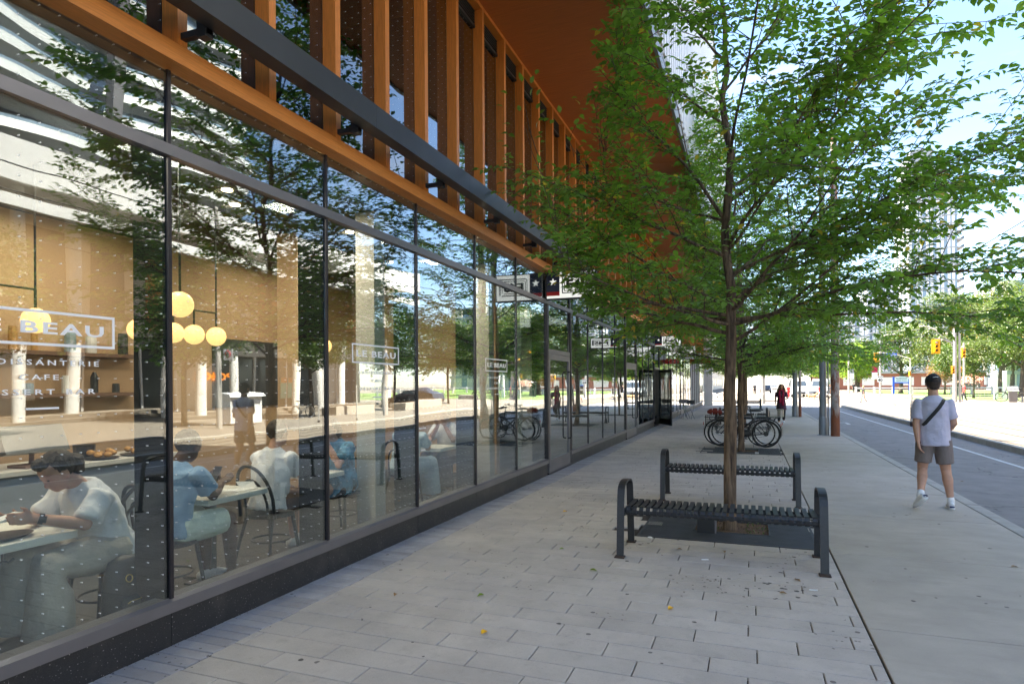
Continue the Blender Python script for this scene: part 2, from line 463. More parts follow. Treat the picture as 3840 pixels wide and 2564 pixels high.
# facade glass: clear coated pane with a fritted grid of white dots
def glass_mat(name, r0, tint, dots=True, pw=2.6):
    m = bpy.data.materials.new(name); m.use_nodes = True; nt = m.node_tree; nt.nodes.clear()
    o = nt.nodes.new('ShaderNodeOutputMaterial')
    lw = N(nt, 'LayerWeight', Blend=.5)
    fac = math_(nt, 'ADD', math_(nt, 'MULTIPLY', math_(nt, 'POWER', lw.outputs['Facing'], pw), 1 - r0), r0)
    tr = nt.nodes.new('ShaderNodeBsdfTransparent'); tr.inputs[0].default_value = (*tint, 1)
    gl = nt.nodes.new('ShaderNodeBsdfGlossy'); gl.inputs['Roughness'].default_value = 0; gl.inputs[0].default_value = (.95, .98, 1, 1)
    # float glass is never quite flat: very slow ripple
    nz = noise_(nt, pos(nt, (1, 1.1, .7)), 1.0, 2, .4)
    oi = nt.nodes.new('ShaderNodeObjectInfo'); gg = nt.nodes.new('ShaderNodeNewGeometry'); cx_ = nt.nodes.new('ShaderNodeCombineXYZ')
    nt.links.new(math_(nt, 'MULTIPLY', math_(nt, 'SUBTRACT', oi.outputs['Random'], .5), .010), cx_.inputs[1])
    nt.links.new(math_(nt, 'MULTIPLY', math_(nt, 'SUBTRACT', math_(nt, 'FRACT', math_(nt, 'MULTIPLY', oi.outputs['Random'], 7.3)), .5), .006), cx_.inputs[2])
    va = nt.nodes.new('ShaderNodeVectorMath'); va.operation = 'ADD'; nt.links.new(gg.outputs['Normal'], va.inputs[0]); nt.links.new(cx_.outputs[0], va.inputs[1])
    vn_ = nt.nodes.new('ShaderNodeVectorMath'); vn_.operation = 'NORMALIZE'; nt.links.new(va.outputs[0], vn_.inputs[0])
    b = N(nt, 'Bump', Strength=.2, Distance=.02); nt.links.new(nz, b.inputs['Height']); nt.links.new(vn_.outputs[0], b.inputs['Normal']); nt.links.new(b.outputs[0], gl.inputs['Normal'])
    ms = nt.nodes.new('ShaderNodeMixShader'); nt.links.new(fac, ms.inputs[0]); nt.links.new(tr.outputs[0], ms.inputs[1]); nt.links.new(gl.outputs[0], ms.inputs[2])
    out = ms.outputs[0]
    if dots:
        g = nt.nodes.new('ShaderNodeNewGeometry'); s = nt.nodes.new('ShaderNodeSeparateXYZ'); nt.links.new(g.outputs['Position'], s.inputs[0])
        fy = math_(nt, 'SUBTRACT', math_(nt, 'FRACT', math_(nt, 'MULTIPLY', s.outputs[1], 10.0)), .5)
        fz = math_(nt, 'SUBTRACT', math_(nt, 'FRACT', math_(nt, 'MULTIPLY', s.outputs[2], 10.0)), .5)
        d = math_(nt, 'ADD', math_(nt, 'MULTIPLY', fy, fy), math_(nt, 'MULTIPLY', fz, fz))
        k = math_(nt, 'LESS_THAN', d, .0011)
        df = N(nt, 'BsdfDiffuse', Color=(.8, .8, .8, 1))
        m2 = nt.nodes.new('ShaderNodeMixShader'); nt.links.new(k, m2.inputs[0]); nt.links.new(out, m2.inputs[1]); nt.links.new(df.outputs[0], m2.inputs[2]); out = m2.outputs[0]
    nt.links.new(out, o.inputs[0]); M[name] = m; return m
glass_mat('facade_glass', .105, (.83, .88, .87))
glass_mat('shop_window_glass', .22, (.62, .66, .66), dots=False)
glass_mat('upper_glass', .09, (.25, .29, .30))
def carp(nt, m): pass

def text_mesh(s, size, off=0, ext=.001, sx=1.0, sp=1.0, align='LEFT'):
    c = bpy.data.curves.new('t', 'FONT'); c.body = s; c.size = size; c.offset = off; c.extrude = ext; c.align_x = align; c.space_character = sp; c.resolution_u = 2
    o = bpy.data.objects.new('t', c); COL.objects.link(o)
    dg = bpy.context.evaluated_depsgraph_get(); me = bpy.data.meshes.new_from_object(o.evaluated_get(dg))
    bpy.data.objects.remove(o); bpy.data.curves.remove(c)
    for v in me.vertices: v.co.x *= sx
    return me
def text_on(name, s, size, origin, xdir, ydir, mat_, parent, **k):
    me = text_mesh(s, size, **k)
    x = Vector(xdir).normalized(); y = Vector(ydir).normalized(); n = x.cross(y); o_ = Vector(origin)
    for v in me.vertices:
        c = v.co.copy(); v.co = o_ + x * c.x + y * c.y + n * c.z
    me.materials.clear(); me.materials.append(mat_)
    return O(name, me, None, parent)
def fit_text(name, s, w_, h_, origin, xdir, ydir, mat_, parent, off=0, sp=1.0):
    """text scaled to fill w_ x h_ (cap height) from its lower left corner"""
    me = text_mesh(s, 1.0, off=off, sp=sp)
    xs = [v.co.x for v in me.vertices]; ys = [v.co.y for v in me.vertices]
    x0, x1, y0, y1 = min(xs), max(xs), min(ys), max(ys)
    x = Vector(xdir).normalized(); y = Vector(ydir).normalized(); n = x.cross(y); o_ = Vector(origin)
    for v in me.vertices:
        c = v.co.copy(); v.co = o_ + x * ((c.x - x0) / (x1 - x0) * w_) + y * ((c.y - y0) / (y1 - y0) * h_) + n * (c.z * 1.0)
    me.materials.clear(); me.materials.append(mat_)
    return O(name, me, None, parent)
# ================================================================== THE SETTING
GX = -3.37           # plane of the shop glass
# ground: one sheet to the horizon, sheets and kerbs above it
O('ground', MB().box(-900, 900, -300, 1500, -.6, -.11), M['far_paving'], kind='structure')
O('road', MB().box(2.79, 5.93, -40, 900, -.3, -.10), M['asphalt'], kind='structure')
O('cross_street', MB().box(-60, 2.6, 52.5, 64, -.3, -.104), M['asphalt'], kind='structure')
O('tram_track_bed', MB().box(6.1, 10.0, -40, 900, -.3, -.05), M['track_concrete'], kind='structure')
mb = MB()
for x in (6.55, 7.55, 8.55, 9.5): mb.box(x, x + .05, -40, 400, -.06, -.043); mb.box(x + .09, x + .11, -40, 400, -.06, -.045)
O('tram_rail', mb, M['rail_steel'], kind='structure')
mb = MB()
mb.box(4.99, 5.08, -10, 49, -.102, -.095)
mb.box(2.9, 5.8, 49.6, 50.1, -.102, -.0955)
for i in range(7): mb.box(3.0 + i * .44, 3.22 + i * .44, 66, 69, -.102, -.0952)
mb.box(3.3, 3.42, 29, 29.9, -.102, -.0956); mb.box(3.75, 3.87, 29, 29.9, -.102, -.0956); mb.box(3.3, 3.87, 30.1, 30.25, -.102, -.0956)
O('road_marking', mb, M['road_paint'], kind='structure')
# kerbs made of stones with joints
def kerb(name, x0, x1, y0, y1, z0, z1, L, split=None):
    k = O(name, MB().box(x0 + .02, x1 - .02, y0, y1, z0, z1 - .02), M['joint'], kind='structure')
    ms = MB().cbox(0, x1 - x0, 0, L - .015, z0, z1, .012).mesh('kerb_stone', M['kerb'])
    n = int((y1 - y0) / L)
    for i in range(min(n, 30)):
        O('kerb_stone', ms, None, k, world=False, loc=(x0, y0 + i * L, 0))
    if n > 30:
        O('kerb_run', MB().cbox(x0, x1, y0 + 30 * L, y1, z0, z1, .012), M['kerb'], k)
    return k
kerb('pavement_kerb', 2.62, 2.79, 2, 52, -.3, .004, 1.95)
kerb('median_kerb', 5.93, 6.1, 6, 49, -.3, .05, 1.3)
kerb('far_kerb', 10.0, 10.2, 8, 54, -.3, .03, 1.6)
O('far_pavement', MB().box(10.2, 60, -40, 54, -.3, .0), M['far_paving'], kind='structure')
O('corner_pavement', MB().box(-60, 2.79, 64, 180, -.3, 0), M['far_paving'], kind='structure')
O('park_path', MB().box(10.2, 60, 54, 300, -.3, -.004), M['far_paving'], kind='structure')

# concrete band with tooled joints
cb = O('pavement', MB().box(-60, 2.62, -40, 52.4, -.4, -.022), M['joint'], kind='structure')
slab = MB().cbox(0, 1.905, 0, 1.939, -.03, 0, .004).mesh('slab', M['concrete'])
for i in range(27):
    O('slab', slab, None, cb, world=False, loc=(.712, 4.667 - 3 * 1.95 + i * 1.95, 0))
# stone paving: 0.2 m courses of 0.6 m stones, one object per stone up close
random.seed(3)
pv = [MB().cbox(.0035, w_ - .0035, .0035, .1965, -.03, 0, .004).mesh('paving_stone', M['paver']) for w_ in (.6, .3, .2, .4)]
pitw = (.6, .3, .2, .4)
X0, X1 = -3.03, .70
GR = [(-1.13, .62, 6.68, 8.2), (-1.10, .66, 15.2, 16.72), (-1.10, .66, 23.7, 25.2), (-1.10, .66, 32.2, 33.7), (-1.10, .66, 40.7, 42.2)]
far = MB(); cnt = 0
for r in range(-4, 246):
    y = 1.66 + .2 * r + .0
    off = (0, .4, .2, .5, .1, .3)[r % 6] if False else ((.26, .58, .37, .03)[r % 4])
    x = X0
    nx = math.floor((X0 - off) / .6) * .6 + off + .6
    while x < X1 - .01:
        e = min(nx, X1)
        hit = any(a - .001 < (x + e) / 2 < b and c < y + .1 < d for a, b, c, d in GR)
        if not hit and e - x > .04:
            if y > 1.8 and cnt < 300 and y < 12.5:
                me = pv[0] if e - x > .595 else MB().cbox(.0035, e - x - .0035, .0035, .1965, -.03, 0, .004).mesh('paving_stone', M['paver'])
                O('paving_stone', me, None, cb, world=False, loc=(x, y, random.uniform(-.0012, .0012))); cnt += 1
            else:
                far.cbox(x + .0035, e - .0035, y + .0035, y + .1965, -.03, random.uniform(-.001, .001), .002)
        x = e; nx += .6
O('paving_stone_run', far, M['paver'], cb, kind='stuff')
# narrow soldier course along the building
bm_ = MB().cbox(.002, .336, .0035, .0965, -.03, -.001, .005).mesh('border_stone', M['border_paver']); far = MB()
for r in range(505):
    y = 1.5 + .1 * r
    if r < 290: O('border_stone', bm_, None, cb, world=False, loc=(-3.368, y, random.uniform(-.001, .001)))
    else: far.cbox(-3.368, -3.034, y + .002, y + .098, -.03, -.001, .002)
O('border_stone_run', far, M['border_paver'], cb, kind='stuff')
# trodden gum and drip spots
random.seed(99)
mb = MB()
def blot(x, y, r):
    n = 9; rr = [r * random.uniform(.75, 1.15) for _ in range(n)]
    mb.add([(x, y, .0032)] + [(x + rr[i] * math.cos(6.283 * i / n), y + rr[i] * math.sin(6.283 * i / n), .0012) for i in range(n)], [(0, 1 + i, 1 + (i + 1) % n) for i in range(n)])
for i in range(170): blot(random.uniform(-3.0, 2.5), random.uniform(2, 22) ** 1, random.uniform(.006, .02))
for i in range(30): blot(random.gauss(-.28, .16), random.gauss(5.25, .16), random.uniform(.003, .012))
for i in range(16): blot(random.gauss(.25, .12), random.gauss(5.35, .1), random.uniform(.006, .022))
O('gum_spot', mb, M['gum'], kind='stuff')
# dirt gathered at the foot of the plinth
mb = MB()
for i in range(900):
    y = random.uniform(1.8, 22); x = GX + .015 + abs(random.gauss(0, .022)); s = random.uniform(.002, .007)
    mb.add([(x, y, 0), (x + s, y + s * .4, 0), (x + s * .4, y + s, 0), (x + s * .4, y + s * .4, s * .7)], [(0, 1, 3), (1, 2, 3), (2, 0, 3)])
O('grit', mb, M['mulch'], kind='stuff')

# ------------------------------------------------------------------ the building with the cafe
B = E('mixed_use_building', (GX, 2, 0), 'long glass fronted building with orange timber fins and brown timber soffit beside the pavement', 'building')
def bp(name, mb, mat_, parent=None, **k): return O(name, mb, mat_, parent or B, **k)
YE = 50.0
DOORS = [(10.68, 12.17), (18.2, 19.98), (24.0, 25.4), (33.5, 35.0)]
def in_door(y): return any(a - .05 < y < b + .05 for a, b in DOORS)
# granite plinth in separate stones
segs = []
def seg_list(y0, y1, st):
    out = []; y = y0
    while y < y1 - .05:
        out.append((y, min(y + st, y1))); y += st
    return out
edges = [(-1.75, 10.66), (12.19, 18.18), (20.0, 23.98), (25.42, 33.48), (35.02, YE)]
for a, b in edges:
    for (p, q) in seg_list(a, b, 1.55):
        bp('plinth_stone', MB().box(GX - .25, GX + .004, p + .0025, q - .0025, -.06, .207), M['granite'])
    bp('sill', MB().prism([(GX - .1, .207), (GX + .028, .207), (GX + .028, .275), (GX - .005, .29), (GX - .1, .29)], 'y', a, b), M['alu'])
# mullions, panes
mull = []
y = 2.9 - 1.55 * 3
while y < 10.6: mull.append(y); y += 1.55
mull += [10.66, 12.19]
for a, b in ((12.19, 18.18), (20.0, 23.98), (25.42, 33.48), (35.02, YE)):
    n = max(1, round((b - a) / 1.5)); mull += [a + (b - a) * i / n for i in range(n + 1)]
mull = sorted(set(round(m, 3) for m in mull))
for i, y in enumerate(mull):
    thick = y > 10.5 and any(abs(y - e) < .06 for d in DOORS for e in d)
    hw = .04 if thick else .0125
    m_ = bp('mullion', MB().box(GX - .004, GX + (.012 if not thick else .03), y - hw, y + hw, .29, 3.025).box(GX - .004, GX + .012, y - hw, y + hw, 3.105, 3.565), M['alu_dark'])
    if y < 10.7:
        bp('glass_fin_post', MB().box(GX - .27, GX - .018, y - .03, y + .012, .1, 3.45), M['fin_post'])
for i in range(len(mull) - 1):
    a, b = mull[i], mull[i + 1]
    if b - a < .05: continue
    g = M['facade_glass'] if b < 10.7 else M['shop_window_glass']
    if not in_door((a + b) / 2):
        bp('window_pane', MB().box(GX - .014, GX - .004, a + .004, b - .004, .285, 3.03), g)
    bp('transom_pane', MB().box(GX - .014, GX - .004, a + .004, b - .004, 3.10, 3.566), g)
bp('transom', MB().box(GX - .03, GX + .03, -1.75, YE, 3.03, 3.10), M['alu'])
# orange beam over the glass, jointed
for (p, q) in seg_list(-1.0 - .75, 14.0, 3.1): bp('timber_beam', MB().box(GX - .02, GX + .13, p + .0015, q - .0015, 3.57, 3.685), M['beam_wood'])
bp('timber_beam', MB().box(GX - .02, GX + .13, 13.753, YE, 3.57, 3.685), M['beam_wood'])
# upper storey: fins, dark panes, vents, top rail
FZ = 6.5
fin = MB().box(0, .128, 0, .07, 3.687, FZ).mesh('timber_fin', M['fin_wood'])
k = -4
while 2.86 + .78 * k < YE - .2:
    O('timber_fin', fin, None, B, loc=(GX + .002, 2.86 + .78 * k, 0)); k += 1
nf = k
up = MB().box(-.012, 0, .074, .776, 3.687, 6.28).mesh('upper_pane', M['upper_glass'])
lv = MB()
for j in range(6): lv.box(-.03, .03, .074, .776, 6.30 + j * .036, 6.315 + j * .036)
lv.box(-.02, .035, .074, .776, 6.27, 6.298)
lv = lv.mesh('vent_louver', M['louver'])
for k in range(-4, nf - 1):
    O('upper_pane', up, None, B, loc=(GX, 2.86 + .78 * k, 0)); O('vent_louver', lv, None, B, loc=(GX, 2.86 + .78 * k, 0))
bp('upper_backing', MB().box(GX - 2.5, GX - 2.4, -2, YE, 3.75, 6.5).box(GX - 2.4, GX - .03, -2, YE, 3.56, 3.68), M['dark_panel'])
# a lit office wall and bright window far inside, caught in the upper glass
bp('top_rail', MB().box(GX - .02, GX + .128, -1, YE, FZ, FZ + .05), M['fin_wood'])
# soffit boards
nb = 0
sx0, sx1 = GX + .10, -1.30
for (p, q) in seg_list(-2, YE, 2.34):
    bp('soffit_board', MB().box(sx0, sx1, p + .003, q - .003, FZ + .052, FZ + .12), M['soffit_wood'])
bp('soffit_edge', MB().box(sx1, sx1 + .05, -2, YE, FZ + .03, FZ + .3), M['pole_grey'])
# black steel channel on brackets
for (p, q) in seg_list(-1.1, 12.0, 1.87):
    bp('steel_channel', MB().box(-3.03, -2.9, p + .001, min(q, 12.0) - .001, 3.75, 3.94), M['black_steel'])
for y in (1.3, 2.9, 4.46, 6.0, 7.58, 9.1, 10.68): bp('bracket', MB().box(GX + .128, -3.03, y - .02, y + .02, 3.72, 3.76).box(-3.1, -3.03, y - .03, y + .03, 3.7, 3.9), M['black_steel'])
# upper storeys over the pavement: white ribbed wall
TOP = 14.4
bp('upper_wall', MB().box(-24, sx1 - .02, -4, YE, FZ + .30, TOP).box(-24, GX - 2.5, -4, YE, FZ - .4, FZ + .3), M['grey_panel'])
rib = MB().box(0, .10, 0, .13, FZ + .3, TOP + .1).mesh('facade_rib', M['white_panel'])
y = 4.0
while y < YE: O('facade_rib', rib, None, B, loc=(sx1 - .02, y, 0)); y += .34
bp('rib_panel', MB().box(sx1 - .018, sx1 + .01, 4, YE, FZ + .31, TOP), M['white_wall'])
bp('roof_edge', MB().box(-24, sx1 + .12, -4, YE, TOP + .1, TOP + .22), M['pole_grey'])
# the taller end of the same building, behind the camera and over the cafe
bp('tower_mass', MB().box(-24, sx1 - .4, -40, 14, TOP + .22, 23.5), M['grey_panel'])
bp('lower_wall', MB().box(-24, GX - .0, -40, -1.76, 0, FZ), M['grey_panel'])
bp('end_column', MB().box(-3.2, -2.6, YE - 1.2, YE - .6, 0, FZ), M['white_column'])
# doors
for di, (a, b) in enumerate(DOORS):
    bp('door_head', MB().box(GX - .03, GX + .02, a + .042, b - .042, 2.16, 2.24), M['alu'])
    bp('door_transom_pane', MB().box(GX - .014, GX - .004, a + .045, b - .045, 2.245, 3.028), M['shop_window_glass'])
    bp('threshold', MB().box(GX - .1, GX + .03, a, b, -.02, .03), M['alu_dark'])
    w_ = (b - a - .09)
    hinge = b - .045 if di == 2 else a + .045
    dr = E('door', (GX + .0, a + .045, 0) if di != 2 else (GX + .02, b - .045, 0)); dr.parent = B; dr.location = Vector(dr.location) - B.location
    # local: along +Y from hinge (closed) ; the third door stands open, swung out over the pavement
    if di == 2: dr.rotation_euler = (0, 0, R(-153))
    sgn = 1
    fr = MB()
    for (p, q, z0, z1) in ((0, .085, .03, 2.155), (w_ - .085, w_, .03, 2.155), (.085, w_ - .085, .03, .26), (.085, w_ - .085, 2.05, 2.155)): fr.box(-.025, .02, p, q, z0, z1)
    f_ = O('door_frame', fr, M['alu'] if di != 2 else M['black_steel'], dr, world=False)
    O('door_pane', MB().box(-.008, 0, .085, w_ - .085, .26, 2.05), M['shop_window_glass'], f_, world=False)
    h = MB().tube([(.02, w_ - .16, .55), (.075, w_ - .16, .56), (.08, w_ - .16, .6), (.08, w_ - .16, 1.8), (.075, w_ - .16, 1.84), (.02, w_ - .16, 1.85)], .014, 8)
    O('door_handle', h, M['strap_black'], f_, world=False)
    if di == 0:
        pl = MB().tube([(.021, .22, 1.28), (.032, .22, 1.28)], [.065, .065], 20); O('door_plate', pl, M['cream_wall'], f_, world=False)
# beige blinds' edge strips just behind the glass
for y in (5.72, 10.1, 8.85): bp('inner_column', MB().box(-3.95, -3.72, y, y + .2, .0, 3.45), M['cream_wall'])
# lettering on the panes
def cafe_sign(y0, z0, w_, full=True):
    k = w_ / .81
    d = .0022
    x = GX + .001
    fr = MB(); t = .014 * k; h = .18 * k
    fr.box(x - d, x, y0, y0 + w_, z0, z0 + t).box(x - d, x, y0, y0 + w_, z0 + h - t, z0 + h).box(x - d, x, y0, y0 + t, z0 + t, z0 + h - t).box(x - d, x, y0 + w_ - t, y0 + w_, z0 + t, z0 + h - t)
    fr.box(x - d, x, y0 + w_ * .42, y0 + w_ * .42 + .16 * k, z0 - .325 * k, z0 - .315 * k)
    g = bp('window_lettering', fr, M['decal'])
    X = (0, 1, 0); Z = (0, 0, 1)
    fit_text('lettering', 'LE BEAU', w_ - .13 * k, .062 * k, (x, y0 + .065 * k, z0 + .06 * k), X, Z, M['decal'], g, off=.022, sp=1.18)
    fit_text('lettering', 'CROISSANTERIE', .62 * k, .028 * k, (x, y0 + .095 * k, z0 - .10 * k), X, Z, M['decal'], g, off=.012, sp=1.5)
    fit_text('lettering', 'CAFE', .19 * k, .028 * k, (x, y0 + .31 * k, z0 - .175 * k), X, Z, M['decal'], g, off=.012, sp=1.4)
    fit_text('lettering', 'DESSERT BAR', .58 * k, .028 * k, (x, y0 + .115 * k, z0 - .25 * k), X, Z, M['decal'], g, off=.012, sp=1.5)
cafe_sign(1.73, 1.815, .81); cafe_sign(4.82, 1.81, .81); cafe_sign(7.90, 1.79, .81)
x = GX + .001
fit_text('window_lettering', 'CREATION', .17, .02, (x, 6.02, 1.12), (0, 1, 0), (0, 0, 1), M['decal'], B, off=.01)
fit_text('window_lettering', 'AND', .10, .02, (x, 6.08, .88), (0, 1, 0), (0, 0, 1), M['decal'], B, off=.01)

# blade signs at right angles to the facade
def star(mb, cx_, cz, r, y0, y1):
    p = []
    for i in range(10):
        a = math.pi / 2 + i * math.pi / 5; q = r if i % 2 == 0 else r * .4
        p.append((cx_ + q * math.cos(a), cz + q * math.sin(a)))
    mb.prism(p, 'y', y0, y1)
def blade_f45(Y, x0, x1, z0, z1, label):
    s = E('blade_sign', (x0, Y, z0), label, 'sign', 'blade signs over the shop fronts')
    h = z1 - z0; wd = x1 - x0; yf = Y - .06
    O('sign_case', MB().box(x0, x1, Y - .05, Y + .06, z0, z1), M['sign_black'], s)
    t = .02
    O('sign_face', MB().box(x0 + t, x1 - t, Y - .056, Y - .05, z0 + t, z1 - t), M['sign_cream_glow'], s)
    nx = x0 + t + (wd - 2 * t) * .27
    O('navy_field', MB().box(x0 + t, nx, Y - .062, Y - .056, z0 + h * .27, z1 - t), M['sign_navy'], s)
    O('red_band', MB().box(x0 + t, nx, Y - .062, Y - .056, z0 + h * .13, z0 + h * .27), M['sign_red'], s)
    st = MB(); star(st, (x0 + nx) / 2 + .01, z0 + h * .62, h * .14, Y - .066, Y - .062); O('star', st, M['sign_cream_glow'], s)
    # outlined block capitals
    a, b = nx + wd * .05, x1 - t - wd * .05; c, d = z0 + h * .20, z1 - h * .17
    o1 = MB(); e = h * .035
    cut = (b - a) * .07
    def ring(p0, p1, q0, q1, e, y0, y1):
        o1.box(p0 + cut, p1, y0, y1, q1 - e, q1).box(p0, p1 - cut, y0, y1, q0, q0 + e).box(p0, p0 + e, y0, y1, q0 + e, q1 - cut * .6).box(p1 - e, p1, y0, y1, q0 + cut * .6, q1 - e)
        o1.bar((p0 + e / 2, (y0 + y1) / 2, q1 - cut * .6), (p0 + cut, (y0 + y1) / 2, q1 - e / 2), .004, e, up=(0, 0, 1))
    ring(a, b, c, d, e, Y - .062, Y - .056); ring(a + 2.2 * e, b - 2.2 * e, c + 2.2 * e, d - 2.2 * e, e * .8, Y - .0615, Y - .0555)
    O('logo_outline', o1, M['sign_black'], s)
    fit_text('logo_lettering', 'F45', (b - a) - 9 * e, (d - c) - 8.2 * e, (a + 4.5 * e, Y - .062, c + 4.1 * e), (1, 0, 0), (0, 0, 1), M['sign_black'], s, off=.05)
    O('sign_bracket', MB().box(GX, x0, Y - .02, Y + .02, z1 - .06, z1 - .02).cyl((x0 + .12, Y, z1), (x0 + .12, Y, z1 + .28), .012), M['alu'], s)
blade_f45(10.62, GX + .02, -2.45, 3.09, 3.58, 'nearest blade sign with white star, red band and outlined lettering')
blade_f45(20.1, -2.79, -1.98, 2.77, 3.10, 'smaller star and red band blade sign, above the second shop door')
s = E('blade_sign', (-2.9, 25.6, 2.7), 'plain white blade sign with thin dark lettering behind the star signs', 'sign', 'blade signs over the shop fronts')
O('sign_case', MB().box(-3.0, -2.0, 25.6, 25.7, 2.74, 3.08), M['sign_cream_glow'], s); fit_text('logo_lettering', 'LIBERTY', .7, .12, (-2.86, 25.598, 2.85), (1, 0, 0), (0, 0, 1), M['louver'], s)
O('sign_bracket', MB().box(GX, -3.0, 25.64, 25.68, 3.0, 3.05), M['alu'], s)
s = E('blade_sign', (-2.9, 30, 2.7), 'white blade sign tinted pale blue, second to last of the row', 'sign', 'blade signs over the shop fronts')
O('sign_case', MB().box(-3.1, -2.1, 30, 30.1, 2.74, 3.02), M['white_panel'], s); O('sign_bracket', MB().box(GX, -3.1, 30.04, 30.08, 2.95, 3.0), M['alu'], s)
s = E('blade_sign', (-2.9, 36, 2.7), 'red blade sign furthest along the shop fronts', 'sign', 'blade signs over the shop fronts')
O('sign_case', MB().box(-3.1, -2.0, 36, 36.1, 2.72, 3.0), M['sign_red'], s); O('sign_bracket', MB().box(GX, -3.1, 36.04, 36.08, 2.95, 3.0), M['alu'], s)

# ------------------------------------------------------------------ inside the cafe
O('interior_floor', MB().box(-12, GX - .02, -6, YE, -.05, .02), M['cafe_floor'], kind='structure')
O('interior_ceiling', MB().box(-12, GX - .3, -6, YE, 3.46, 3.56), M['cafe_ceiling'], kind='structure')
O('interior_wall', MB().box(-7.4, -7.2, -6, 10.3, 0, 3.46).box(-7.2, -4.2, 10.3, 10.45, 0, 3.46).box(-7.2, GX - .3, -6.2, -6, 0, 3.46), M['tan_wall'], kind='structure')
O('interior_wall.far', MB().box(-12.2, -12, 10.4, YE, 0, 3.5).box(-12, GX - .3, 22, 22.15, 0, 3.46).box(-12, GX - .3, 32, 32.15, 0, 3.46), M['cream_wall'], kind='structure').name = 'back_wall'
c = O('interior_column', MB().box(-5.42, -5.12, 6.2, 6.5, .02, 1.08).box(-5.42, -5.12, 6.2, 6.5, 1.2, 3.46), M['tan_wall'], label='square tan column with a black band inside the cafe', cat='column')
O('band', MB().box(-5.43, -5.11, 6.19, 6.51, 1.08, 1.2), M['sign_black'], c)
# counter with pastry plates and a till
c = E('service_counter', (-6.3, 3, .02), 'white topped service counter at the back of the cafe', 'counter')
O('counter_front', MB().box(-6.6, -5.95, .2, 5.2, .02, .84), M['grey_panel'], c); O('countertop', MB().box(-6.65, -5.9, .15, 5.25, .841, .88), M['counter_white'], c)
t = E('till_screen', (-6.1, 3.95, .88), 'dark tilted till screen on a brown stand on the cafe counter', 'till')
O('screen', MB().prism([(-6.12, 1.0), (-6.04, 1.02), (-6.16, 1.26), (-6.22, 1.24)], 'y', 3.55, 4.1), M['dark_panel'], t)
O('stand', MB().cyl((-6.15, 3.82, .90), (-6.13, 3.82, 1.1), .02).box(-6.25, -6.0, 3.68, 3.98, .881, .905), M['brown_cloth'], t)
for i, (y, r_, lab) in enumerate(((4.45, .16, 'plate heaped with pastries beside the till'), (4.85, .17, 'larger pastry plate at the counter end'))):
    p = E('pastry_plate', (-6.1, y, .881), lab, 'plate', 'pastry plates')
    O('plate', MB().tube([(-6.1, y, .882), (-6.1, y, .9)], [r_ * .8, r_], 16), M['plate_dark'], p)
    for j in range(7):
        a = j * .9; O('pastry', MB().ball((-6.1 + .09 * math.cos(a), y + .1 * math.sin(a), .93 + .012 * (j % 3)), (.045, .035, .028), 8, 5), M['pastry'], p, smooth=True)
p = O('stack_of_plates', MB().tube([(-6.35, 4.45, .881), (-6.35, 4.45, 1.02)], [.09, .1], 14), M['plate_dark'], label='stack of dark plates behind the pastries', cat='plates')

# shelves with jars and a dark menu panel on the back wall
sh = E('wall_shelf', (-7.1, 3, 1.6), 'timber wall shelves with jars and bottles at the back of the cafe', 'shelf')
for z in (1.5, 1.95): O('shelf_board', MB().box(-7.2, -6.95, 1.0, 5.6, z, z + .04), M['brown_cloth'], sh)
random.seed(77)
for z in (1.54, 1.99):
    y = 1.1
    while y < 5.5:
        h = random.uniform(.10, .28); r = random.uniform(.03, .06)
        O('jar', MB().tube([(-7.08, y, z), (-7.08, y, z + h * .75), (-7.08, y, z + h)], [r, r, r * random.choice((.4, .9))], 10), random.choice([M['plate_dark'], M['cream_wall'], M['pastry'], M['counter_white'], M['bldg_glass']]), sh)
        y += random.uniform(.13, .4)
pn = O('menu_panel', MB().box(-7.2, -7.17, 6.9, 8.9, 1.3, 2.3), M['dark_panel'], label='dark framed panel on the cafe back wall', cat='panel')
cm = E('coffee_machine', (-6.3, 1.3, .88), 'steel coffee machine on the cafe counter', 'coffee machine')
O('machine_body', MB().cbox(-6.55, -6.1, .8, 1.7, .882, 1.25, .04), M['chrome'], cm); O('drip_tray', MB().box(-6.1, -5.98, .85, 1.65, .882, .94), M['bike_black'], cm); O('group_head', MB().cyl((-6.06, 1.05, 1.05), (-6.06, 1.05, 1.14), .035).cyl((-6.06, 1.4, 1.05), (-6.06, 1.4, 1.14), .035), M['bike_black'], cm)

# pendant lamps
def pendant(x, y_stem, gl, label, zc=2.15, r=.105, ceil=3.46, barz=2.42):
    p = E('pendant_lamp', (x, y_stem, ceil), label, 'pendant lamp', 'globe pendant lamps in the cafe')
    mb = MB().cyl((x, y_stem, barz), (x, y_stem, ceil), .009, n=8)
    if len(gl) > 1: mb.cyl((x, min(g[0] for g in gl), barz), (x, max(g[0] for g in gl), barz), .009, n=8)
    for (gy, gz) in gl: mb.cyl((x, gy, gz + r * .9), (x, gy, barz + .0 if len(gl) > 1 else barz), .011, n=8)
    O('rod', mb, M['strap_black'], p)
    for (gy, gz) in gl: O('globe_shade', MB().ball((x, gy, gz), r, 20, 12), M['globe'], p, smooth=True)
pendant(-5.57, 3.5, [(2.95, 2.16), (3.5, 2.16)], 'pendant bar with two glowing globes behind the first pane lettering')
pendant(-5.57, 5.4, [(4.45, 2.16), (4.84, 2.16), (5.1, 2.16), (5.4, 2.16)], 'pendant bar with four glowing globes in the second pane')
pendant(-4.14, 3.66, [(3.66, 2.24)], 'single larger globe pendant lamp next to the first mullion', r=.10, barz=2.34)
pendant(-5.57, 7.3, [(6.75, 2.16), (7.3, 2.16)], 'pendant globes half hidden behind the cafe column')
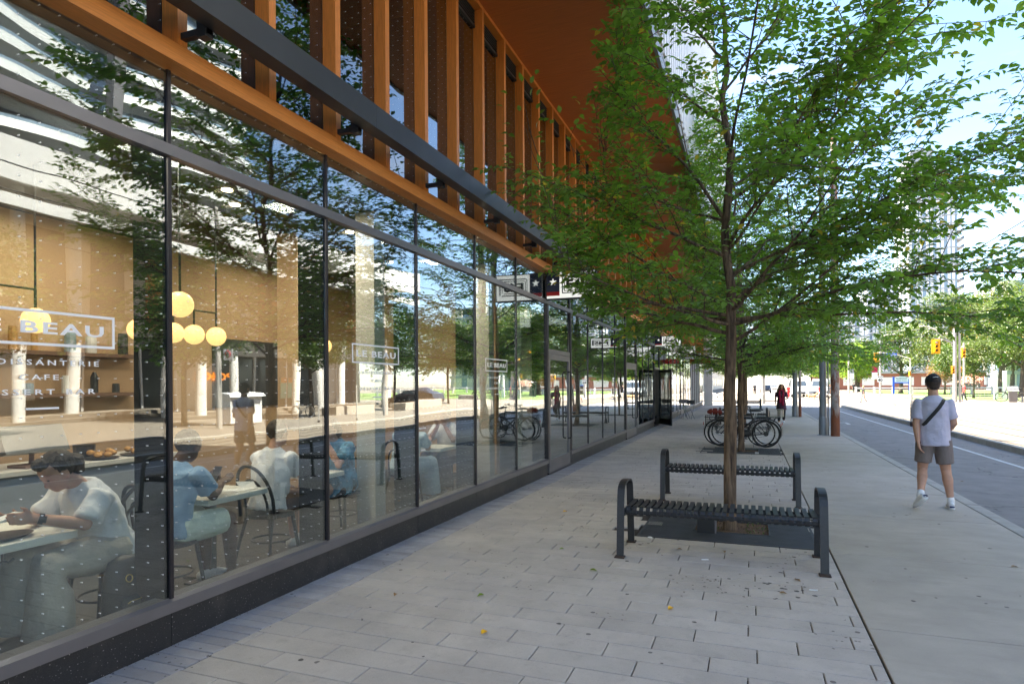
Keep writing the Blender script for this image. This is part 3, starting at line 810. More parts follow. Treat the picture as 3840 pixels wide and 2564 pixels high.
for i, (x, y, lab) in enumerate(((-4.6, 4.6, 'left'), (-4.9, 5.0, 'right'), (-4.5, 6.4, 'mid'), (-5.0, 8.2, 'far'))):
    o = O('downlight', MB().cyl((x, y, 3.445), (x, y, 3.462), .05, n=16), M['downlight'], group='ceiling downlights in the cafe', cat='downlight',
          label=['small round ceiling downlight near the first mullion', 'round ceiling downlight just right of the second mullion', 'round ceiling downlight above the cafe column', 'round ceiling downlight deepest in the cafe'][i])
# light from the lit lamps of the cafe (globes, downlights), then added table fill
for i, (x, y, e) in enumerate(((-6.0, 1.2, 5.5), (-6.0, 4.4, 6), (-6.0, 7.6, 5))):
    l = bpy.data.lights.new('cafe_lamp', 'AREA'); l.energy = e; l.size = 1.6; l.color = (1, .82, .60); l.shape = 'SQUARE'
    o = bpy.data.objects.new('cafe_lamp', l); COL.objects.link(o); o.location = (x, y, 3.42)
for i, y in enumerate((1.9, 3.6, 5.2, 6.8, 8.4)):  # extra area lamps added above the tables to brighten the diners
    l = bpy.data.lights.new('table_fill', 'AREA'); l.energy = 4.5; l.size = .35; l.color = (1, .86, .68)
    o = bpy.data.objects.new('table_fill', l); COL.objects.link(o); o.location = (-4.35, y, 3.43)
l = bpy.data.lights.new('shop_lamp', 'AREA'); l.energy = 30; l.size = 4; l.color = (1, .93, .82)
o = bpy.data.objects.new('shop_lamp', l); COL.objects.link(o); o.location = (-7, 16.5, 3.42)

# tables and bentwood chairs
def table(x0, x1, y0, y1, label):
    t = E('cafe_table', ((x0 + x1) / 2, (y0 + y1) / 2, .02), label, 'table', 'white cafe tables')
    O('tabletop', MB().cbox(x0, x1, y0, y1, .70, .745, .004), M['tabletop'], t)
    cx_, cy_ = (x0 + x1) / 2, (y0 + y1) / 2
    O('pedestal', MB().box(cx_ - .035, cx_ + .035, cy_ - .035, cy_ + .035, .04, .70), M['black_wood'], t)
    O('foot', MB().box(cx_ - .25, cx_ + .25, cy_ - .04, cy_ + .04, .021, .045).box(cx_ - .04, cx_ + .04, cy_ - .22, cy_ + .22, .045, .06), M['black_wood'], t)
table(-4.45, -3.80, 1.75, 2.62, 'white cafe table where the woman reads her phone')
table(-4.45, -3.82, 3.62, 4.24, 'white cafe table by the second pane with papers on it')
table(-4.55, -3.85, 4.98, 5.36, 'white cafe table split by the second mullion')
table(-4.55, -3.92, 7.62, 8.15, 'white cafe table deepest in the row, behind the fourth pane')
def make_chair(label):
    t = E('bentwood_chair', (0, 0, .02), label, 'chair', 'black bentwood cafe chairs')
    O('seat', MB().tube([(0, 0, .43), (0, 0, .46)], [.2, .205], 20), M['black_wood'], t, world=False, smooth=40)
    for sx in (-1, 1):
        O('leg', MB().tube([(sx * .13, .13, .43), (sx * .17, .19, 0)], [.017, .012], 8), M['black_wood'], t, world=False)
        O('leg', MB().tube([(sx * .14, -.14, .43), (sx * .17, -.2, .2), (sx * .19, -.25, 0)], [.017, .014, .012], 8), M['black_wood'], t, world=False)
    def arch(w0, h, b0, y1, n=16):
        return [(w0 * math.cos(math.pi * i / n), -.16 - y1 * math.sin(math.pi * i / n), .44 + h * (math.sin(math.pi * i / n) ** .6)) for i in range(n + 1)]
    O('back_hoop', MB().tube(arch(.19, .46, 0, .12), .0145, 8), M['black_wood'], t, world=False, smooth=True)
    O('inner_hoop', MB().tube(arch(.12, .34, 0, .09), .011, 8), M['black_wood'], t, world=False, smooth=True)
    O('stretcher', MB().torus((0, 0, .22), .165, .009, (0, 0, 1), 24, 6), M['black_wood'], t, world=False)
    return t
ch = make_chair('bentwood chair under the woman in white reading a phone')
chairs = [(-3.97, 2.93, R(180), None), (-4.0, 3.42, 0, 'bentwood chair under the man in the light blue shirt'), (-4.02, 4.50, R(0), 'bentwood chair of the person in the wrinkled white shirt'),
          (-4.1, 5.66, R(180), 'bentwood chair under the woman in the blue patterned dress'), (-4.15, 7.05, 0, 'bentwood chair of the person in pale blue in the fourth pane'), (-4.3, 8.6, R(180), 'bentwood chair at the deepest cafe table')]
for i, (x, y, rz, lab) in enumerate(chairs):
    if i == 0: ch.location = (x, y, .02); ch.rotation_euler = (0, 0, rz)
    else: copy_tree(ch, (x, y, .02), rz, lab)
# things on and by the tables
b = E('backpack', (-3.72, 2.80, .02), 'dark leather backpack hanging on the chair beside the woman in white', 'bag')
mb = MB().tube([(-3.70, 2.86, .07), (-3.70, 2.86, .10), (-3.70, 2.85, .3), (-3.70, 2.84, .45), (-3.70, 2.83, .52), (-3.70, 2.83, .545)], [.05, .085, .08, .07, .05, .015], 20, side=(1, 0, 0), ell=[.10, .155, .15, .125, .09, .02])
O('bag_body', mb, M['bag_black'], b, smooth=True)
O('front_pocket', MB().tube([(-3.63, 2.86, .10), (-3.62, 2.86, .14), (-3.625, 2.86, .27), (-3.64, 2.86, .31)], [.02, .035, .035, .01], 16, side=(1, 0, 0), ell=[.06, .10, .10, .06]), M['bag_black'], b, smooth=True)
O('zip', MB().tube([(-3.585, 2.78, .27), (-3.583, 2.80, .28), (-3.583, 2.92, .28), (-3.585, 2.94, .27)], .003, 6).torus((-3.60, 2.80, .42), .022, .004, (1, 0, .2), 16, 6).torus((-3.60, 2.92, .43), .022, .004, (1, 0, .2), 16, 6), M['gold'], b)
O('bag_strap', MB().tube([(-3.78, 2.80, .1), (-3.80, 2.78, .35), (-3.78, 2.8, .55), (-3.76, 2.86, .58)], .012, 6), M['bag_black'], b)
o = E('coffee_bowl', (-4.12, 1.98, .746), 'dark bowl on a white saucer at the left end of the near table', 'bowl')
O('bowl', MB().tube([(-4.1, 1.98, .765), (-4.1, 1.98, .80), (-4.1, 1.98, .85)], [.05, .085, .1], 18), M['plate_dark'], o, smooth=40)
O('saucer', MB().tube([(-4.1, 1.98, .746), (-4.1, 1.98, .762)], [.08, .14], 20), M['counter_white'], o, smooth=40)
O('oval_tray', MB().tube([(-3.98, 2.28, .746), (-3.98, 2.28, .765)], [.10, .13], 22, side=(1, 0, 0), ell=[.15, .19]), M['plate_dark'], label='dark oval plate on the near table under the phone', cat='plate', smooth=40)
O('napkin', MB().ball((-3.92, 1.93, .768), (.05, .07, .02), 9, 5), M['paper'], label='crumpled white napkin on the near table', cat='napkin')
o = O('open_booklet', MB().add([(-4.05, 3.95, .75), (-3.88, 3.98, .75), (-3.86, 4.16, .752), (-4.03, 4.15, .752), (-4.07, 4.14, .80), (-3.93, 4.20, .80)], [(0, 1, 2, 3), (3, 2, 5, 4)]), M['paper'], label='white papers lying on the second cafe table', cat='papers')
O('napkin', MB().ball((-3.98, 3.86, .775), (.035, .03, .025), 8, 5), M['paper'], label='crumpled paper napkin beside the papers on the second table', cat='napkin')
O('magazine', MB().prism([(5.02, .746), (5.26, .746), (5.25, .765), (5.1, .775), (5.02, .765)], 'x', -4.2, -3.98), M['paper'], label='folded white magazine on the table behind the second mullion', cat='magazine')
# small smooth hooks under the near table edge
O('bag_hook', MB().tube([(-3.82, 2.22, .70), (-3.815, 2.22, .66), (-3.81, 2.19, .645), (-3.81, 2.165, .66)], .006, 6).tube([(-3.815, 2.22, .66), (-3.81, 2.25, .645), (-3.81, 2.275, .66)], .006, 6), M['black_wood'], label='black double hook under the edge of the near table', cat='hook')
# ================================================================== STREET FURNITURE
# ------------------------------------------------------------------ benches
def make_bench():
    b = E('street_bench', (-.28, 6.1, 0), 'nearest black steel slatted bench, in front of the first tree trunk', 'bench', 'black slatted benches around the street trees')
    # local: x along the bench, y across, origin at centre
    prof = []
    for (y, z) in ((-.215, .385), (-.228, .405), (-.232, .43), (-.222, .447), (-.20, .457), (-.1, .452), (0, .449), (.1, .452), (.20, .457), (.222, .447), (.232, .43), (.228, .405), (.215, .385)): prof.append((y, z))
    th = .005
    n = len(prof)
    def off(i):
        a = Vector(prof[max(i - 1, 0)]); c = Vector(prof[min(i + 1, n - 1)]); d = (c - a).normalized(); return Vector(prof[i]) - Vector((-d.y, d.x)) * -th
    outer = [off(i) for i in range(n)]
    mb = MB(); w_ = .019
    vs = []
    for (y, z), o in zip(prof, outer): vs += [(-w_, y, z), (w_, y, z), (w_, o[0], o[1]), (-w_, o[0], o[1])]
    fs = [(0, 3, 2, 1), (4 * n - 4, 4 * n - 3, 4 * n - 2, 4 * n - 1)]
    for i in range(n - 1):
        a = 4 * i; c = a + 4
        fs += [(a, a + 1, c + 1, c), (a + 1, a + 2, c + 2, c + 1), (a + 2, a + 3, c + 3, c + 2), (a + 3, a, c, c + 3)]
    mb.add(vs, fs); sm = mb.mesh('slat', M['bench_steel'])
    NS = 27; L = .79
    for i in range(NS):
        O('slat', sm, None, b, world=False, loc=(-L + 2 * L * i / (NS - 1), 0, 0))
    O('seat_rail', MB().cyl((-.84, -.205, .405), (.84, -.205, .405), .019).cyl((-.84, .205, .405), (.84, .205, .405), .019).cyl((-.84, 0, .425), (.84, 0, .425), .012), M['bench_steel'], b, world=False, smooth=40)
    for sx in (-1, 1):
        pts = []
        x = sx * .855
        pts += [(x, -.29, 0), (x, -.272, .2), (x, -.252, .42), (x, -.235, .56)]
        for i in range(1, 12):
            a = math.pi - math.pi * i / 12
            pts.append((x, .225 * math.cos(a) * 1.0, .58 + .095 * math.sin(a) ** .8))
        pts += [(x, .235, .56), (x, .252, .42), (x, .272, .2), (x, .29, 0)]
        mb = MB(); k = len(pts); vs = []
        for i, p in enumerate(pts):
            a = Vector(pts[max(i - 1, 0)]); c = Vector(pts[min(i + 1, k - 1)]); d = (c - a).normalized(); nn = Vector((0, -d.z, d.y)) * .007
            p = Vector(p)
            vs += [p + Vector((-.033, 0, 0)) + nn, p + Vector((.033, 0, 0)) + nn, p + Vector((.033, 0, 0)) - nn, p + Vector((-.033, 0, 0)) - nn]
        fs = [(0, 3, 2, 1), (4 * k - 4, 4 * k - 3, 4 * k - 2, 4 * k - 1)]
        for i in range(k - 1):
            a = 4 * i; c = a + 4
            fs += [(a, a + 1, c + 1, c), (a + 1, a + 2, c + 2, c + 1), (a + 2, a + 3, c + 3, c + 2), (a + 3, a, c, c + 3)]
        mb.add(vs, fs)
        e = O('armrest_leg', mb, M['bench_steel'], b, world=False)
        O('foot_plate', MB().cbox(x - .045, x + .045, -.345, -.265, 0, .014, .003).cbox(x - .045, x + .045, .265, .345, 0, .014, .003), M['rust'], e, world=False)
        O('side_plate', MB().box(x - sx * .033 - .006, x - sx * .033 + .006, -.24, .24, .375, .44), M['bench_steel'], b, world=False)
    return b
bench = make_bench()
for (y, lab) in ((9.12, 'second black slatted bench, just behind the first tree trunk'), (23.2, 'black bench past the parked bicycles, nearer of the far pair'), (26.1, 'black bench past the parked bicycles, behind its twin'),
                 (40.2, 'small far black bench near the building end'), (43.2, 'furthest black bench along the pavement'), (-2.4, 'black bench behind the viewpoint, seen only in the window reflection')):
    if y < 0: continue
    copy_tree(bench, (-.28 if y < 10 else -.25, y, 0), 0, lab)

# ------------------------------------------------------------------ tree grates
random.seed(11)
GN = ['dark metal tree grate under the nearest bench', 'dark tree grate under the parked bicycles', 'dark tree grate at the third street tree', 'dark tree grate at the fourth street tree', 'dark tree grate at the furthest street tree']
for gi, (a, b, c, d) in enumerate(GR):
    g = E('tree_grate', ((a + b) / 2, (c + d) / 2, 0), GN[gi], 'tree grate', 'tree grates in the paving')
    mx_, my_ = (-.22, (c + d) / 2)
    hx0, hx1, hy0, hy1 = mx_ - .36, mx_ + .40, my_ - .30, my_ + .30
    fr = MB().box(a, b, c, c + .025, -.03, .003).box(a, b, d - .025, d, -.03, .003).box(a, a + .025, c + .025, d - .025, -.03, .003).box(b - .025, b, c + .025, d - .025, -.03, .003)
    fr.box(hx0 - .015, hx1 + .015, hy0 - .015, hy0, -.03, .004).box(hx0 - .015, hx1 + .015, hy1, hy1 + .015, -.03, .004).box(hx0 - .015, hx0, hy0, hy1, -.03, .004).box(hx1, hx1 + .015, hy0, hy1, -.03, .004)
    O('grate_frame', fr, M['grate'], g)
    br = MB(); y = c + .035
    while y < d - .04:
        if hy0 - .02 < y < hy1: br.box(a + .025, hx0 - .015, y, y + .024, -.02, 0).box(hx1 + .015, b - .025, y, y + .024, -.02, 0)
        else: br.box(a + .025, b - .025, y, y + .024, -.02, 0)
        y += .034
    O('grate_bar', br, M['grate'], g, kind='stuff')
    mu = MB()
    for i in range(420 if gi == 0 else 60):
        x = random.uniform(hx0, hx1); y = random.uniform(hy0, hy1); s = random.uniform(.006, .022); t = random.uniform(0, 6.3); z = random.uniform(-.02, -.002)
        mu.add([(x, y, z), (x + s * math.cos(t), y + s * math.sin(t), z + .004), (x - s * .5 * math.sin(t), y + s * .5 * math.cos(t), z + .01)], [(0, 1, 2)])
    mu.box(hx0, hx1, hy0, hy1, -.05, -.014)
    O('mulch', mu, M['mulch'], g, kind='stuff')
    # weeds
    wd = MB()
    for i in range(46 if gi == 0 else 10):
        x = random.choice((random.uniform(mx_ + .15, hx1), random.uniform(hx0, mx_ - .1))); y = random.uniform(hy0, hy1); s = random.uniform(.01, .03); t = random.uniform(0, 6.3)
        wd.add([(x, y, -.01), (x + s * math.cos(t), y + s * math.sin(t), .01 + s * .7), (x + s * .8 * math.cos(t + .9), y + s * .8 * math.sin(t + .9), .008 + s * .5)], [(0, 1, 2)])
    O('weeds', wd, M['leaf_street'], g, kind='stuff')
o = E('uplight_box', (-.46, 7.12, 0), 'short black electrical box beside the first tree trunk under the bench', 'box')
O('box_body', MB().cbox(-.54, -.36, 7.05, 7.2, -.01, .26, .008), M['bike_black'], o); O('box_edge', MB().box(-.36, -.345, 7.05, 7.2, -.01, .255), M['alu'], o)
O('drain_cap', MB().box(.1, .18, 15.35, 15.45, .0, .03), M['chrome'], label='small metal cap on the second tree grate', cat='metal cap')

# ------------------------------------------------------------------ trees
def leaf_mesh(P, D, Nn, Sz, mat_, name, fold=.10, simple=False):
    """numpy leaf cloud: P base points, D leaf directions, Nn normals, Sz lengths"""
    P = np.asarray(P); D = np.asarray(D); Nn = np.asarray(Nn); Sz = np.asarray(Sz)[:, None]
    D = D / np.linalg.norm(D, axis=1)[:, None]
    Sd = np.cross(D, Nn); Sd /= (np.linalg.norm(Sd, axis=1)[:, None] + 1e-9); U = np.cross(Sd, D)
    if simple: T = [(0, 0, 0), (-.30, .45, fold), (0, 1, -.06), (.30, .45, fold)]; F = [(0, 1, 2), (0, 2, 3)]
    else:
        T = [(0, 0, 0), (-.25, .26, fold * .9), (-.27, .55, fold), (0, 1, -.12), (.27, .55, fold), (.25, .26, fold * .9), (0, .5, .02)]
        F = [(0, 1, 6), (1, 2, 6), (2, 3, 6), (3, 4, 6), (4, 5, 6), (5, 0, 6)]
    k = len(T); n = len(P)
    V = np.empty((n, k, 3))
    for i, (a, b, c) in enumerate(T): V[:, i] = P + Sz * (a * Sd + b * D + c * U)
    FF = (np.arange(n)[:, None, None] * k + np.array(F)[None]).reshape(-1, 3)
    me = bpy.data.meshes.new(name)
    me.vertices.add(n * k); me.vertices.foreach_set('co', V.reshape(-1))
    me.loops.add(FF.size); me.loops.foreach_set('vertex_index', FF.reshape(-1).astype(np.int32))
    me.polygons.add(len(FF)); me.polygons.foreach_set('loop_start', np.arange(0, FF.size, 3, dtype=np.int32)); me.polygons.foreach_set('loop_total', np.full(len(FF), 3, dtype=np.int32))
    me.materials.append(mat_); me.update(calc_edges=True); me.validate()
    return me

def grow_tree(seed, height=7.6, trunk_r=.064, spread=2.9, xlim=(-2.55, 3.2), n_limb=21, leaf=.092, first=1.95, detail=1.0, sides=8, limbs=(), dens=1.0):
    rd = random.Random(seed)
    tr = MB(); br = MB(); tw = MB(); LP = []; LD = []; LN = []; LS = []
    # trunk with slow wobble
    tp = [Vector((0, 0, -.05)), Vector((0, 0, 0)), Vector((0, 0, .3))]; tr_r = [trunk_r * 1.32, trunk_r * 1.22, trunk_r * 1.04]
    nseg = 26; wx = wy = 0
    for i in range(1, nseg + 1):
        z = .3 + (height - .3) * i / nseg
        wx += rd.uniform(-1, 1) * (.008 if i < 7 else .02) * (1 + i * .12); wy += rd.uniform(-1, 1) * (.008 if i < 7 else .02) * (1 + i * .12)
        tp.append(Vector((wx - .004 * i * 0, wy, z)))
        q = max(0, (z - 1.2) / (height - 1.2)); tr_r.append(trunk_r * (1 - .93 * q ** .8) * (1 if z > 1.2 else 1) + .004)
    ns = 22; b0 = len(tr.v)
    for i, p in enumerate(tp):
        for j in range(ns):
            a = 2 * math.pi * j / ns
            rr = tr_r[i] * (1 + .03 * mnoise.noise(Vector((math.cos(a) * 1.6, math.sin(a) * 1.6, p.z * .9 + seed))) + .035 * math.sin(a * 5 + 3 * mnoise.noise(Vector((seed, 0, p.z)))))
            tr.v.append((p.x + math.cos(a) * rr, p.y + math.sin(a) * rr, p.z))
    for i in range(len(tp) - 1):
        for j in range(ns):
            tr.f.append((i * ns + j, i * ns + (j + 1) % ns, (i + 1) * ns + (j + 1) % ns, (i + 1) * ns + j)); tr.m.append(0)
    def trunk_at(z):
        for i in range(len(tp) - 1):
            if tp[i].z <= z <= tp[i + 1].z:
                t = (z - tp[i].z) / (tp[i + 1].z - tp[i].z); return tp[i].lerp(tp[i + 1], t), tr_r[i] * (1 - t) + tr_r[i + 1] * t
        return tp[-1], tr_r[-1]
    def lo_(z): return (xlim[0] * .68 if (z < 3.15 and dens < 1) else xlim[0]) if z < 4.05 else (xlim[0] * .52)
    def ok(p, m=0): return lo_(p.z) + m < p.x < xlim[1] - m
    def spray(p, d, L, droop):
        """a leafy twig: zig-zag with leaves left and right in one plane"""
        n = max(3, int(L / .034 * detail)); st = L / n; q = p.copy(); d = d.normalized(); pts = [q.copy()]
        up = Vector((0, 0, 1)); sd_ = d.cross(up)
        if sd_.length < .2: sd_ = Vector((rd.uniform(-1, 1), rd.uniform(-1, 1), 0))
        sd_.normalize(); sd_ = (sd_ + Vector((0, 0, rd.uniform(-.35, .35)))).normalized()
        for i in range(n):
            d = (d + Vector((rd.uniform(-.1, .1), rd.uniform(-.1, .1), -droop))).normalized(); q = q + d * st; pts.append(q.copy())
            s = 1 if i % 2 else -1
            ld = (d * .75 + sd_ * s * 1.0 + Vector((rd.uniform(-.3, .3), rd.uniform(-.3, .3), rd.uniform(-.55, .1)))).normalized()
            nn = (Vector((0, 0, 1)) * 1.0 + Vector((rd.uniform(-.55, .55), rd.uniform(-.55, .55), 0))).normalized()
            if lo_(q.z) - .15 < q.x < xlim[1] + .3:
                LP.append(q + ld * .008); LD.append(ld); LN.append(nn); LS.append(leaf * rd.uniform(.5, 1.2) * (1.0 if i < n - 1 else .8))
        LP.append(q); LD.append(d); LN.append(Vector((rd.uniform(-.3, .3), rd.uniform(-.3, .3), 1))); LS.append(leaf)
        if ok(q, -.25): tw.tube([pts[0], pts[len(pts) // 2], pts[-1]], [.0035, .0025, .0012], 3, caps=False)
    def branch(p, d, L, r, lev):
        n = max(4, int(L / .17)); st = L / n; q = p.copy(); d = d.normalized(); pts = [q.copy()]; rs = [r]
        for i in range(n):
            t = (i + 1) / n
            up = .035 if lev == 1 else -.01
            d = (d + Vector((rd.gauss(0, .07), rd.gauss(0, .07), rd.gauss(0, .05) + up * (1 - 2.2 * t)))).normalized()
            if q.x + d.x * .35 < lo_(q.z) + .15 or q.x + d.x * .35 > xlim[1]: d = Vector((d.x * .25, d.y, d.z + .15)).normalized()
            q = q + d * st
            if q.z < 2.0: d.z = abs(d.z) * .5; q.z = max(q.z, 1.98)
            pts.append(q.copy()); rs.append(max(.0035, r * (1 - .85 * t)))
            if lev == 1 and t > .16:
                for _ in range(rd.choice((1, 1, 1, 2)) if dens < 1 else rd.choice((1, 1, 2, 2))):
                    s = rd.choice((-1, 1)); sd2 = d.cross(Vector((0, 0, 1))).normalized() * s
                    dd = (d * .55 + sd2 * rd.uniform(.5, 1.1) + Vector((0, 0, rd.uniform(-.35, .55)))).normalized()
                    branch(q, dd, L * rd.uniform(.22, .40) * (1.15 - .5 * t) + .12, max(.005, rs[-1] * .5), 2)
            if lev == 1 and t > .1:
                for s in (-1, 1):
                    if rd.random() < .75:
                        sd2 = d.cross(Vector((0, 0, 1))); sd2 = sd2.normalized() * s if sd2.length > .1 else Vector((s, 0, 0))
                        spray(q, (d * .4 + sd2 * rd.uniform(.6, 1.1) + Vector((0, 0, rd.uniform(-.6, .5)))).normalized(), rd.uniform(.18, .42), rd.uniform(.01, .09))
            if lev == 2 and t > .1:
                for s in (-1, 1):
                    if rd.random() < .84 * detail:
                        sd2 = d.cross(Vector((0, 0, 1))); sd2 = sd2.normalized() * s if sd2.length > .1 else Vector((s, 0, 0))
                        spray(q, (d * .7 + sd2 * rd.uniform(.4, 1) + Vector((0, 0, rd.uniform(-.3, .35)))).normalized(), rd.uniform(.16, .36), rd.uniform(.01, .07))
        spray(pts[-1], d, rd.uniform(.2, .34), .03)
        if lev == 1:
            br.tube(pts, rs, sides, caps=False)
        else: br.tube(pts[::2] + ([pts[-1]] if len(pts) % 2 == 0 else []), (rs[::2] + ([rs[-1]] if len(pts) % 2 == 0 else [])), 4, caps=False)
    for (z, az, L, el) in limbs:
        p, r = trunk_at(z); branch(p, Vector((math.sin(az) * math.cos(el), math.cos(az) * math.cos(el), math.sin(el))), L, min(r * .55, .022), 1)
    for i in range(n_limb):
        t = (i + .5) / n_limb; z = first + (height - .5 - first) * t ** 1.05
        p, r = trunk_at(z); az = i * 2.399 + rd.uniform(-.4, .4); el = R(rd.uniform(18, 38) + 22 * t)
        L = spread * (1.12 - .72 * t ** 1.6) * rd.uniform(.85, 1.08)
        if i < 3: L *= .8
        branch(p, Vector((math.sin(az) * math.cos(el), math.cos(az) * math.cos(el), math.sin(el))), L, min(r * .45, .017), 1)
    spray(tp[-1], Vector((0, 0, 1)), .4, 0)
    return tr, br, tw, LP, LD, LN, LS

NOTE = 'young street trees in a row along the pavement'
def place_tree(data, loc, rz, label, single=0, meshes=None):
    tr, br, tw, LP, LD, LN, LS = data
    t = E('street_tree', loc, label, 'tree', NOTE, rz=rz)
    if meshes is None:
        idx = list(range(len(LP)))
        if single:
            # the leaves nearest to the camera become leaves of their own
            c = Vector((0, 0, 1.6)) - Vector(loc)
            dist = [(Vector(p) - c).length for p in LP]
            vis = [i for i in idx if (LP[i].z + loc[2] - 1.6) / max(.1, (LP[i].y + loc[1])) < .60 and abs(LP[i].x + loc[0]) / max(.1, LP[i].y + loc[1]) < .9]
            vis.sort(key=lambda i: dist[i]); near = vis[:single]; ns = set(near)
            idx = [i for i in idx if i not in ns]
            lm = leaf_mesh([(0, 0, 0)], [(0, 1, 0)], [(0, 0, 1)], [1.0], M['leaf'], 'leaf')
        lm_all = leaf_mesh([tuple(LP[i]) for i in idx], [tuple(LD[i]) for i in idx], [tuple(LN[i]) for i in idx], [LS[i] for i in idx], M['leaf'], 'foliage')
        meshes = (tr.mesh('trunk', M['bark'], True), br.mesh('branches', M['bark'] if single else M['twig'], True), tw.mesh('twigs', M['twig']), lm_all)
        if single:
            for i in near:
                d = Vector(LD[i]).normalized(); s = d.cross(Vector(LN[i])).normalized(); u = s.cross(d)
                o = O('leaf', lm, None, t, world=False)
                o.matrix_local = Matrix.Translation(LP[i]) @ Matrix((s, d, u)).transposed().to_4x4() @ Matrix.Scale(LS[i], 4)
    k = O('trunk', meshes[0], None, t, world=False)
    O('branches', meshes[1], None, k, world=False); O('twigs', meshes[2], None, k, world=False, kind='stuff')
    O('foliage', meshes[3], None, t, world=False, kind='stuff')
    return t, meshes
LIMBS = [(2.35, R(-88), 2.3, R(10)), (2.3, R(-40), 2.2, R(6)), (2.25, R(-130), 2.2, R(8)), (2.4, R(20), 2.4, R(12)), (2.05, R(85), 2.3, R(30)), (2.15, R(-95), 2.1, R(8)), (2.45, R(-75), 2.5, R(22)), (2.5, R(78), 3.5, R(34)), (2.8, R(100), 3.6, R(20)), (3.0, R(-100), 2.7, R(24)), (3.4, R(-85), 2.4, R(55)), (3.1, R(120), 3.2, R(46)), (2.25, R(110), 3.0, R(6)), (2.3, R(70), 2.6, R(8)), (2.4, R(150), 2.3, R(16)), (3.6, R(70), 3.0, R(40))]
dA = grow_tree(5, limbs=LIMBS, n_limb=14, xlim=(-2.62, 3.2), height=8.0, spread=2.7, first=2.6, dens=.8)
tA, mA = place_tree(dA, (-.215, 7.38, 0), 0, 'nearest leafy street tree, its bare trunk rising behind the first bench', single=260)
dB = grow_tree(9, n_limb=22, xlim=(-2.5, 3.3), detail=.9, height=8.0, first=2.1, limbs=[(2.1, R(75), 3.0, R(35)), (2.4, R(-70), 2.2, R(30)), (2.0, R(95), 3.4, R(10)), (2.1, R(140), 3.2, R(8)), (2.2, R(50), 3.4, R(12)), (2.1, R(-110), 2.4, R(10)), (2.3, R(80), 3.4, R(2)), (2.4, R(165), 2.8, R(5)), (2.2, R(15), 2.8, R(5)), (2.6, R(90), 3.4, R(14))])
tB, mB = place_tree(dB, (-.2, 15.95, 0), 0, 'second street tree, its trunk in front of the parked bicycles')
place_tree(dB, (-.2, 24.4, 0), R(0), 'third street tree along the pavement', meshes=mB)
place_tree(dB, (-.2, 32.9, 0), R(0), 'fourth street tree along the pavement', meshes=mB)
place_tree(dB, (-.2, 41.4, 0), R(0), 'furthest street tree in the pavement row', meshes=mB)
dC = grow_tree(14, n_limb=18, xlim=(-2.5, 2.6), detail=.8, height=8.0, first=3.5, spread=2.5, leaf=.085)
place_tree(dC, (-.2, -1.3, 0), 0, 'street tree behind the viewpoint, reflected in the first window')

# fallen leaves and litter on the paving
random.seed(21)
fl = [('yellow', -.55, 4.55), ('green', -1.9, 4.4), ('yellow', -1.62, 3.7), ('brown', -.25, 6.33), ('brown', -.62, 6.25), ('brown', .2, 5.2), ('green', -1.7, 5.9), ('brown', -2.55, 4.2), ('brown', -.3, 3.2), ('green', -1.3, 5.3), ('brown', .33, 5.6), ('brown', 2.1, 6.6), ('brown', 3.2, 12), ('green', 1.8, 3.9), ('yellow', -2.2, 7.6)]
FLW = ['in the middle of the paving before the bench', 'far left of the front bench feet', 'on the left lower paving stones', 'under the left half of the front bench', 'just left of another leaf before the grate', 'between the bench and the lower edge of the picture', 'left of the front bench near its feet', 'close to the soldier course by the plinth', 'lowest in the middle of the picture', 'left of the bright yellow leaf', 'near the right foot of the front bench', 'on the concrete band right of the bench', 'on the road surface right of the man', 'on the concrete band low in the picture', 'beside the far bench on the left']
for i, (k, x, y) in enumerate(fl):
    a = random.uniform(0, 6.28)
    me = leaf_mesh([(x, y, .006)], [(math.cos(a), math.sin(a), .06)], [(.2, .1, 1)], [random.uniform(.05, .075)], {'yellow': M['signal_yellow'], 'green': M['leaf_lime'], 'brown': M['leaf_brown']}[k], 'fallen_leaf', fold=.16)
    O('fallen_leaf', me, None, label=k + ' fallen leaf ' + FLW[i], cat='leaf', group='leaves fallen on the pavement')
O('paper_scrap', MB().ball((-.98, 6.62, .009), (.026, .016, .009), 8, 5), M['paper'], label='crumpled white paper scrap by the near edge of the grate', cat='litter')
O('cigarette_end', MB().cyl((-.42, 5.95, .006), (-.36, 5.97, .006), .005, n=6), M['paper'], label='cigarette end on the paving before the bench', cat='litter')
O('cigarette_end', MB().cyl((.42, 5.35, .006), (.48, 5.36, .006), .005, n=6), M['paper'], label='cigarette end near the right bench foot', cat='litter')
# weeds/gum spots are part of the paving material

# ------------------------------------------------------------------ poles along the kerb
def pole(name, x, y, h, r, m_, label, base=None, cat='pole', group=None, lean=0):
    p = E(name, (x, y, 0), label, cat, group)
    O('shaft', MB().tube([(x, y, 0), (x + lean * h, y, h)], [r, r * .72], 20), m_, p, smooth=40)
    if base: O('base_sleeve', MB().tube([(x, y, 0), (x, y, base), (x, y, base + .02)], [r * 1.14, r * 1.14, r], 20).cbox(x - r * 1.5, x + r * 1.5, y - r * 1.5, y + r * 1.5, -.01, .012, .003), m_, p, smooth=40)
    return p
p1 = pole('lamp_post', 2.10, 21.5, 9.5, .105, M['pole_grey'], 'grey steel lamp post standing beside the rust stained pole at the kerb', .55)
O('conduit', MB().cyl((2.235, 21.4, 0), (2.235, 21.4, 7), .02), M['pole_grey'], p1)
pole('utility_pole', 2.40, 21.15, 9.0, .125, M['pole_rust'], 'round pole with rusty brown paint flaking at its foot, right of the grey lamp post')
pole('lamp_post', 2.02, 33.0, 9.5, .12, M['pole_grey'], 'grey steel post right of the woman with the scarf', .5)
pole('utility_pole', 2.22, 32.8, 7.0, .07, M['pole_rust'], 'thin brown pole tucked behind the grey post near the woman')
